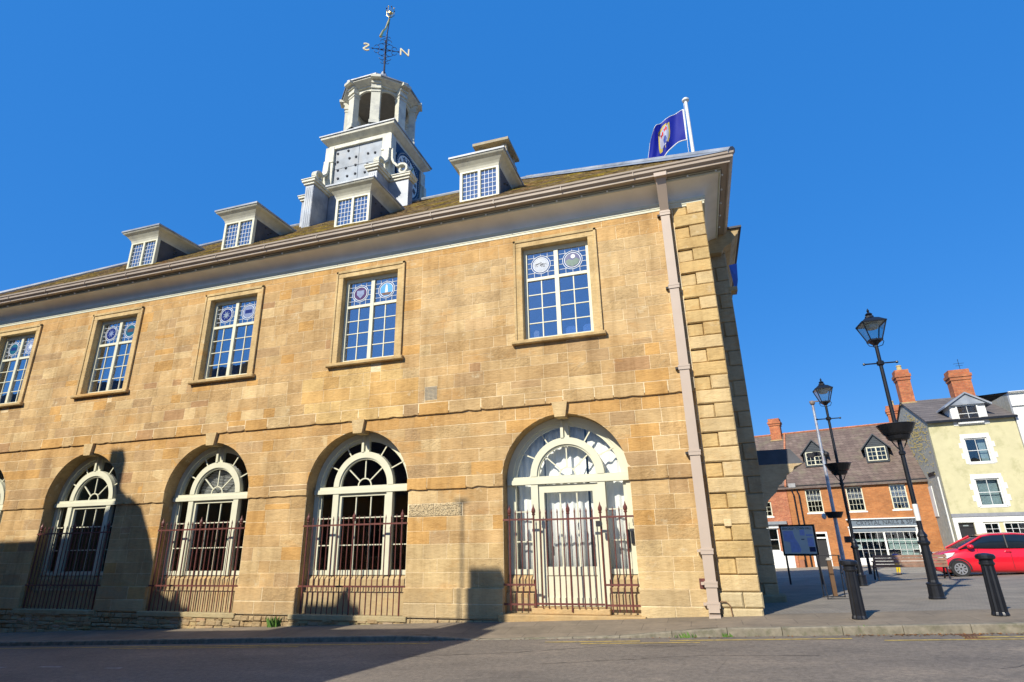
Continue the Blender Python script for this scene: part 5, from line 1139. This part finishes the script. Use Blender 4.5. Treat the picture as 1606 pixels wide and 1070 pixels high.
ES = 4.52
holes = [(1.24, 2.22, 2.7, 4.24), (3.72, 4.68, 2.7, 4.26), (6.2, 7.1, 2.72, 4.27), (1.08, 2.14, -1.2, 1.45), (3.62, 7.12, -.25, 1.40)]
wall_holes(shop, .12, 8.55, -1.5, ES, holes, ORB)
MB().box(.12, 8.55, 8.0, 8.2, -1.5, ES).box(8.3, 8.55, .25, 8.0, -1.5, ES).box(.12, .35, .25, 8.0, -1.5, ES).build('wall', ORB, shop); interior(shop, .4, 8.3, -1, ES - .05, DARK, 1.6)
for h in holes[:3]: 
    sash(shop, *h, 4, 4, .08); MB().box(h[0] + .05, h[1] - .05, .30, .32, h[2] + .75, h[3]).build('blind', simple('lilac_blind', (.38, .34, .42)) if not bpy.data.materials.get('lilac_blind') else bpy.data.materials['lilac_blind'], shop)
    MB().box(h[0] - .05, h[1] + .05, -.015, .04, h[3], h[3] + .22).build('flat_arch', REDB, shop)
# shop front
MB().box(3.45, 3.62, -.12, .1, -.9, 1.75).box(7.12, 7.30, -.12, .1, -.9, 1.75).build('pilaster', WHITE, shop); MB().box(3.62, 7.12, -.08, .1, -.9, -.25).build('stall_riser', WREN, shop)
MB().box(3.62, 7.12, -.06, .1, 1.40, 1.60).build('awning_box', FASC, shop); MB().box(3.5, 7.28, -.14, .02, 1.74, 2.14).build('fascia', FASC, shop); MB().box(3.4, 7.4, -.24, .03, 2.15, 2.22).box(3.42, 7.38, -.18, .02, 1.66, 1.73).build('fascia_moulding', WHITE, shop)
text('lettering', 'CRYSTAL NAILS & SPA', .36, simple('sign_letter', (.015, .02, .03), .5), shop, Matrix.Translation((5.60, -.145, 1.93)) @ FRONT, .006, .93)
sash(shop, 3.62, 5.37, -.25, 1.40, 5, 3, 0, WHITE, .05, False); sash(shop, 5.38, 7.12, -.25, 1.40, 5, 3, 0, WHITE, .05, False)
PB = simple('pale_screen', (.50, .58, .55), .8); MB().box(5.5, 7.05, .25, .27, .3, .95).box(3.7, 5.3, .25, .27, .78, .95).build('window_screen', PB, shop); MB().box(6.1, 6.7, .2, .22, -.2, .28).box(6.75, 7.0, .18, .2, -.2, .1).build('window_display', PB, shop)
MB().box(3.75, 3.98, .05, .06, .33, .62).box(6.85, 7.05, .05, .06, .28, .5).build('notice', WHITE, shop)
MB().box(1.08, 1.2, -.04, .12, -1.0, 1.45).box(2.02, 2.14, -.04, .12, -1.0, 1.45).box(1.2, 2.02, -.04, .12, 1.33, 1.45).box(1.2, 2.02, -.04, .12, 1.02, 1.12).build('door_frame', WHITE, shop); MB().box(1.2, 2.02, .1, .15, -.9, 1.02).build('door', BLACKM, shop)
MB().box(.1, 8.6, -.12, .0, ES - .12, ES + .03).build('gutter', BLACK, shop)
for x in (.45, .78): MB().tube([(x, -.09, ES - .1), (x, -.09, ES - .35), (x + .08, -.09, ES - .6), (x + .1, -.09, -.9)], .05, 8).build('downpipe', BLACK, shop)
MB().box(.3, .75, -.22, -.1, 4.42, 4.7).build('hopper', simple('lead_hopper', (.3, .3, .3)), shop)
ROY, ROZ = 4.1, 8.78
def slope(par, x0, x1, z0, z1, y1, mat, name='roof', over=.2, hb=8.2):
    m_ = MB(); k = (z1 - z0) / y1
    m_.add([(x0, -over, z0 - over * k), (x1, -over, z0 - over * k), (x1, y1, z1), (x0, y1, z1), (x1, hb + over, z0 - over * k), (x0, hb + over, z0 - over * k)], [(0, 1, 2, 3), (3, 2, 4, 5)])
    m_.add([(x0, -over, z0 - over * k - .06), (x1, -over, z0 - over * k - .06), (x1, y1, z1 - .06), (x0, y1, z1 - .06), (x1, hb + over, z0 - over * k - .06), (x0, hb + over, z0 - over * k - .06)], [(3, 2, 1, 0), (5, 4, 2, 3)])
    m_.add([(x0, -over, z0 - over * k), (x0, -over, z0 - over * k - .06), (x1, -over, z0 - over * k - .06), (x1, -over, z0 - over * k)], [(0, 1, 2, 3)])
    return m_.build(name, mat, par)
sr = slope(shop, .1, 8.62, ES + .06, ROZ, ROY, RSLATE)
MB().tube([(.1, ROY, ROZ + .02), (8.6, ROY, ROZ + .02)], .08, 6).build('ridge_tiles', REDB, sr)
def dormer_b(par, cx, zb, zt, zp, y0, hw, mat):
    d = MB().prism([(cx - hw, zb - .1), (cx + hw, zb - .1), (cx + hw, zt + .05), (cx, zp - .1), (cx - hw, zt + .05)], y0, y0 + 2.4).build('dormer', mat, par)
    nb = int((zp - zb) / .14)
    for k in range(nb):
        z = zt + .05 + k * .12
        if z < zp - .2: hw2 = (zp - .12 - z) / (zp - .12 - zt) * hw; MB().box(cx - hw2, cx + hw2, y0 - .02, y0 + .0, z, z + .105).build('weatherboard', mat, d)
    for k in range(int((zt - zb) / .12)):
        for s_ in (-1, 1): MB().box(*sorted((cx + s_ * (hw - .12), cx + s_ * (hw + .015))), y0 - .02, y0, zb + k * .12, zb + k * .12 + .105).build('weatherboard', mat, d)
    for s_ in (-1, 1):
        m_ = MB(); m_.add([(cx, y0 - .15, zp), (cx + s_ * (hw + .22), y0 - .15, zt - .12), (cx + s_ * (hw + .22), y0 + 2.5, zt - .12), (cx, y0 + 2.5, zp), (cx, y0 - .15, zp - .1), (cx + s_ * (hw + .22), y0 - .15, zt - .22), (cx + s_ * (hw + .22), y0 + 2.5, zt - .22), (cx, y0 + 2.5, zp - .1)], [(0, 1, 2, 3), (4, 5, 1, 0), (7, 6, 5, 4), (1, 5, 6, 2)]); fix_normals(m_.build('dormer_roof', mat, d))
    w_ = MB().box(cx - hw + .1, cx + hw - .1, y0 - .04, y0 - .005, zb, zt).build('casement', CREAM, d)
    for i in range(2):
        for j in range(2):
            for k in range(3):
                a0 = cx - hw + .15 + i * (hw - .12) + j * (hw - .17) / 2; b0_ = zb + .06 + k * (zt - zb - .1) / 3
                MB().box(a0 + .015, a0 + (hw - .17) / 2 - .01, y0 - .046, y0 - .039, b0_, b0_ + (zt - zb - .1) / 3 - .035).build('pane', CGLASS, w_)
BBD = simple('black_weatherboard', (.03, .04, .05), .5)
for cx in (2.15, 5.95): dormer_b(shop, cx, 5.95, 6.88, 7.78, 1.15, .66, BBD)
def chimney(par, x0, x1, y0, y1, z0, z1, mat, pots=1, name='chimney'):
    h = z1 - z0
    c_ = MB().box(x0, x1, y0, y1, z0, z0 + h * .72).box(x0 - .05, x1 + .05, y0 - .05, y1 + .05, z0 + h * .72, z0 + h * .80).box(x0 - .1, x1 + .1, y0 - .1, y1 + .1, z0 + h * .80, z0 + h * .88).box(x0 - .03, x1 + .03, y0 - .03, y1 + .03, z0 + h * .88, z1).build(name, mat, par)
    MB().box(x0 - .06, x1 + .06, y0 - .06, y1 + .06, z0 + .25, z0 + .33).build('flaunching', TRIM, c_)
    for k in range(pots): cx = x0 + (x1 - x0) * (k + .5) / pots; MB().lathe([(.17, z1), (.14, z1 + .3), (.17, z1 + .33), (.15, z1 + .4)], 10, (cx, (y0 + y1) / 2, 0)).build('chimney_pot', POT, c_)
chimney(shop, 7.15, 7.95, 4.4, 5.2, 7.9, 10.1, CHB, 1)
# cottage to the left, partly hidden by the pavilion
cot = thing('red_brick_cottage', 'older patchy red brick house at the left end of the row with a square chimney', 'house', (4.94, 32.15, 0), SANG)
holes = [(-2.0, -1.05, 2.55, 3.55), (-3.8, -2.9, 2.55, 3.55), (-3.2, -.9, .25, 1.75)]
wall_holes(cot, -6.5, .1, -1.5, ES - .02, holes, REDB); MB().box(-6.5, .1, 8, 8.2, -1.5, ES).build('wall', REDB, cot); interior(cot, -6.3, 0, -1, ES - .1, DARK, 1.4)
for h in holes[:2]: sash(cot, *h, 3, 3, .08)
sash(cot, *holes[2], 3, 2, .08, WHITE); MB().box(-3.4, -.1, -.06, .0, -1.2, .2).build('dado', WREN, cot); MB().box(-3.4, -.2, -.28, .0, 2.0, 2.2).build('canopy', simple('grey_canopy', (.22, .24, .26)), cot)
MB().box(-.75, -.05, -.02, .02, -.85, .3).build('brick_dado', REDB, cot)
MB().box(-3.3, -.8, -.10, .0, 1.75, 2.0).build('fascia', WHITE, cot)
MB().box(-6.6, .1, -.12, .0, ES - .12, ES + .03).build('gutter', BLACK, cot)
sr = slope(cot, -6.6, .09, ES + .06, ROZ, ROY, RSLATE); MB().tube([(-6.6, ROY, ROZ + .02), (.1, ROY, ROZ + .02)], .08, 6).build('ridge_tiles', REDB, sr)
MB().add([(.04, -.15, ES + .1), (.16, -.15, ES + .1), (.16, ROY, ROZ + .12), (.04, ROY, ROZ + .12), (.04, -.15, ES - .02), (.16, -.15, ES - .02), (.16, ROY, ROZ), (.04, ROY, ROZ)], [(0, 1, 2, 3), (0, 3, 7, 4), (1, 5, 6, 2), (4, 5, 1, 0)]).build('party_verge', REDB, cot)
chimney(cot, -.85, -.1, 3.6, 4.4, 8.0, 10.0, CHB, 0); dormer_b(cot, -2.6, 5.95, 6.8, 7.7, 1.15, .6, BBD)
MB().box(.2, .5, -.4, -.1, -.9, -.3).build('planter', simple('terracotta', (.3, .12, .06)), cot)
# pale yellow house
YANG = atan2(-.08, 1); YL = (12.80, 26.80)
yel = thing('yellow_house', 'tall pale yellow rendered house with white toothed window surrounds and two brick chimneys', 'house', (YL[0], YL[1], 0), YANG)
EY_ = 7.6; W_ = 4.12
holes = [(1.46, 2.56, 5.05, 6.45), (1.43, 2.58, 2.65, 4.15), (-.0 + .12, .85, -1, 1.76), (1.30, 2.0, .55, 1.75), (2.2, 3.2, .55, 1.75), (3.35, 4.0, .55, 1.75)]
wall_holes(yel, -.1, W_, -1.2, EY_, holes, YREN)
MB().prism([(.25, -1.2), (9, -1.2), (9, EY_), (4.6, 9.75), (.25, EY_ + .1)], -.1, .15, 'x').prism([(.25, -1.2), (9, -1.2), (9, EY_), (4.6, 9.75), (.25, EY_ + .1)], W_ - .2, W_, 'x').build('gable_wall', GREN, yel)
MB().box(-.1, W_, 9, 9.2, -1.2, EY_).build('rear_wall', YREN, yel); interior(yel, .2, W_ - .2, -1, EY_ - .1, DARK, 1.3)
for h in holes[:2]: sash(yel, *h, 2, 2, .08, WHITE)
MB().box(1.6, 2.5, .3, .32, 2.7, 4.1).build('net_curtain', simple('net_curtain', (.45, .52, .55), .9), yel); MB().box(2.15, 2.5, .3, .32, 5.1, 6.4).build('net_curtain', bpy.data.materials['net_curtain'], yel)
for (a, b_, c_, d_) in holes[:2]:
    for s_ in (-1, 1):
        for k in range(5):
            ww = .30 if k % 2 else .18; hh = (d_ - c_ + .1) / 5; e = a if s_ < 0 else b_
            MB().box(*sorted((e, e + s_ * ww)), -.02, .0, c_ - .05 + k * hh, c_ - .05 + (k + 1) * hh).build('surround_block', WREN, yel)
    MB().box(a - .15, b_ + .15, -.022, .0, d_, d_ + .25).build('window_head', WREN, yel)
MB().box(-.12, W_, -.10, -.0, 2.10, 2.28).build('string_course', simple('grey_lead_band', (.24, .25, .27)), yel); MB().box(-.1, W_, -.06, -.0, 1.80, 2.1).build('fascia', WREN, yel)
MB().box(.12, .85, .1, .15, -1, 1.5).box(.12, .85, .08, .12, 1.52, 1.76).build('door', BLACKM, yel); MB().box(-.1, .11, -.05, 0, -1, 1.8).box(.86, 1.28, -.04, 0, -1, 1.8).box(1.28, W_, -.04, 0, -1, .55).build('shopfront_panel', WREN, yel)
for h in holes[3:]: sash(yel, *h, 3 if h[1] - h[0] > .8 else 2, 4, .03, WHITE, .05, False)
MB().box(.35, .6, .075, .085, 1.60, 1.66).build('number_plate', simple('fanlight_grey', (.25, .3, .3)), yel)
slope(yel, -.18, W_ + .1, EY_ + .05, 9.75, 4.6, GSLATE, hb=9.2); MB().box(-.2, W_ + .1, -.26, -.16, EY_ - .15, EY_ - .03).build('gutter', BLACK, yel)
for s_ in (1,):   # attic dormer in white boards under a lead gable
    dm = MB().box(1.18, 2.92, -.03, 2.6, 7.22, 8.50).build('attic_dormer', WREN, yel); sash(yel, 1.47, 2.55, 7.38, 8.40, 2, 2, -.07, WHITE)
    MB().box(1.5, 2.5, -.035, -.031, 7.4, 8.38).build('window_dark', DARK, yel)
    for q in (-1, 1):
        cx = 2.05; m_ = MB().add([(cx, -.3, 9.15), (cx + q * 1.15, -.3, 8.38), (cx + q * 1.15, 3.2, 8.38), (cx, 4.0, 9.15), (cx, -.3, 9.05), (cx + q * 1.15, -.3, 8.28), (cx + q * 1.15, 3.2, 8.28), (cx, 4.0, 9.05)], [(0, 1, 2, 3), (4, 5, 1, 0), (7, 6, 5, 4), (1, 5, 6, 2)]); fix_normals(m_.build('dormer_roof', LEAD, yel))
    MB().prism([(1.1, 8.40), (3.0, 8.40), (2.05, 9.06)], -.2, 3).build('dormer_gable', LEAD, yel)
chimney(yel, -.1, .65, 4.2, 5.0, 9.3, 11.9, CHB, 1); chimney(yel, 2.9, 4.0, 4.2, 5.1, 9.0, 11.5, CHB, 0)
MB().tube([(3.7, 4.6, 11.4), (3.7, 4.6, 12.3)], .015, 5).tube([(3.4, 4.6, 12.0), (4.0, 4.6, 12.0)], .012, 5).tube([(3.5, 4.6, 11.85), (3.9, 4.6, 11.85)], .012, 5).build('aerial', BLACKM, yel)
MB().box(-.14, -.10, 2.4, 3.2, 2.2, 4.0).build('side_window', WREN, yel); MB().box(-.15, -.1, 1.0, 2.4, 4.55, 4.75).build('cable_box', BLACKM, yel); MB().tube([(-.14, .5, 4.4), (-.14, .5, .0)], .04, 6).build('downpipe', WREN, yel)
vm = MB()      # dried creeper on the grey gable
for k in range(500):
    y = abs(R.gauss(2.8, 1.3)); z = R.gauss(7.2, .9)
    if y < .3 or y > 6 or z > 7.4 + y * .38: continue
    s_ = R.uniform(.03, .08); vm.add([(-.11, y, z), (-.15, y + s_, z + .02), (-.17, y + s_, z + s_), (-.12, y, z + s_)], [(0, 1, 2, 3)])
vm.build('creeper_stems', simple('dry_creeper', (.40, .32, .12)), yel, kind='stuff')
# white house beyond
wh = thing('white_house', 'white rendered house cut off by the right edge of the view', 'house', (YL[0], YL[1], 0), YANG)
wall_holes(wh, W_ + .05, 12, -1.2, 8.9, [(5.2, 6.2, 4.6, 6.2), (5.2, 6.2, 1.0, 3.0)], WREN, y=-.05); interior(wh, W_ + .3, 11.8, -1, 8.8, DARK, 1.2); MB().box(W_ + .05, W_ + .25, .2, 9, -1.2, 8.9).build('side_wall', GREN, wh)
sash(wh, 5.2, 6.2, 4.6, 6.2, 2, 2, .0, WHITE); sash(wh, 5.2, 6.2, 1.0, 3.0, 2, 2, .0, WHITE); MB().box(W_ + .02, 12, -.15, -.05, 8.1, 8.2).box(W_ + .02, 12, -.2, -.05, 8.85, 8.95).build('cornice', WHITE, wh)
slope(wh, W_ + .0, 12, 8.95, 9.7, 4.6, GSLATE, hb=9.2)
# houses further left along the row, seen only from the side
row2 = thing('terraced_house', 'brick terraced house continuing the row behind the town hall', 'house', (4.94, 32.15, 0), SANG)
wall_holes(row2, -20, -6.55, -2, 5.2, [(-9, -8, 2.9, 4.3), (-12, -11, 2.9, 4.3), (-15, -14, 2.9, 4.3)], REDB); interior(row2, -19.8, -6.7, -1.8, 5, DARK, 1.4)
for x in (-9, -12, -15): sash(row2, x, x + 1, 2.9, 4.3, 3, 4, .08)
slope(row2, -20, -6.6, 5.25, 9.0, 4.1, RSLATE)

# ------------------------------------------------------------------ HOUSES ACROSS THE ROAD (they throw the shadows on the wall)
def gable_house(x0, x1, ye, yr, ze, zr_, label, mat, roofm, holes):
    h = thing('stone_house', label, 'house', (x0, ye, 0)); L = x1 - x0; D = ye - yr
    # local: front at y=0 facing +y, depth towards -y
    m_ = MB(); fr = wall_holes(h, 0, L, -1.5, ze, holes, mat, .3, y=-.3)
    MB().prism([(-.3, -1.5), (-2 * D, -1.5), (-2 * D, ze), (-D, zr_ - .08), (-.3, ze + .3)], 0, .3, 'x').prism([(-.3, -1.5), (-2 * D, -1.5), (-2 * D, ze), (-D, zr_ - .08), (-.3, ze + .3)], L - .3, L, 'x').build('gable_wall', mat, h); MB().box(0, L, -2 * D, -2 * D + .3, -1.5, ze).build('rear_wall', mat, h)
    MB().add([(-.05, .12, ze - .1), (L + .05, .12, ze - .1), (L + .05, -D, zr_), (-.05, -D, zr_), (L + .05, -2 * D - .12, ze - .1), (-.05, -2 * D - .12, ze - .1)], [(3, 2, 1, 0), (5, 4, 2, 3)]).build('roof', roofm, h)
    for a in holes:
        w_ = sash(h, a[0], a[1], a[2], a[3], 3, 4, -.14); MB().box(a[0], a[1], -.5, -.48, a[2], a[3]).build('room_back', DARK, h)
    return h
h1 = gable_house(-20.0, -9.76, -8.94, -12, 3.45, 8.66, 'steep roofed stone house across the road behind the viewer', REVEAL, GSLATE, [(2, 3.2, .8, 2.6), (5, 6.2, .8, 2.6), (8, 9.2, .8, 2.6)])
def stack(par, ox_, x0, x1, z0, z1, pot=None):
    c_ = MB().box(x0 - ox_, x1 - ox_, -3.36, -2.76, z0, z1).build('chimney', CHB, par)
    if pot: MB().lathe([(.30, z1), (.16, z1 + .35), (.05, z1 + .7)], 8, (pot - ox_, -3.06, 0)).build('chimney_pot', POT, c_)
for a, b_, z0_, z1_, pt in ((-10.9, -10.13, 8, 10.26, None), (-15.5, -13.94, 8, 9.56, -14.44), (-20.0, -19.1, 8, 9.45, -19.7)): stack(h1, -20.0, a, b_, z0_, z1_, pt)
MB().tube([(20 - 11.2, -3.06, 8.2), (20 - 11.2, -3.06, 12.03)], .03, 6).tube([(20 - 11.4, -3.06, 12.0), (20 - 11.05, -3.06, 12.0)], .035, 5).build('aerial', BLACKM, h1)
h2 = gable_house(-45.2, -25.2, -8.94, -12, 6.0, 11.36, 'taller stone house further left across the road with a big chimney', REVEAL, GSLATE, [(15, 16.2, .8, 2.6), (11, 12.2, .8, 2.6), (15, 16.2, 3.6, 5.2)])
MB().prism([(20, -1.5), (26.1, -1.5), (26.1, 9.3), (24.84, 9.92), (24.8, 10.5), (24.5, 11.2), (24.0, 12.0), (23.45, 12.35), (23.6, 12.17), (23.0, 12.62), (20, 11.22)], -3.4, -2.8).build('gable_wing', REVEAL, h2)
MB().box(22.4, 22.9, -3.3, -2.85, 12, 13.76).build('chimney', CHB, h2)
MB().box(19.9, 25.1, -6, -.3, -1.5, 7.0).build('low_wing', REVEAL, h2)
# buildings behind and to the right of the viewer, only mirrored in the glass
h3 = gable_house(8, 26, -16.5, -20.5, 6.2, 9.5, 'long low stone house behind the viewer on the far pavement', TRIM, GSLATE, [(2, 3.2, 1, 2.8), (6, 7.2, 1, 2.8), (10, 11.2, 1, 2.8), (2, 3.2, 4, 5.5), (6, 7.2, 4, 5.5)])
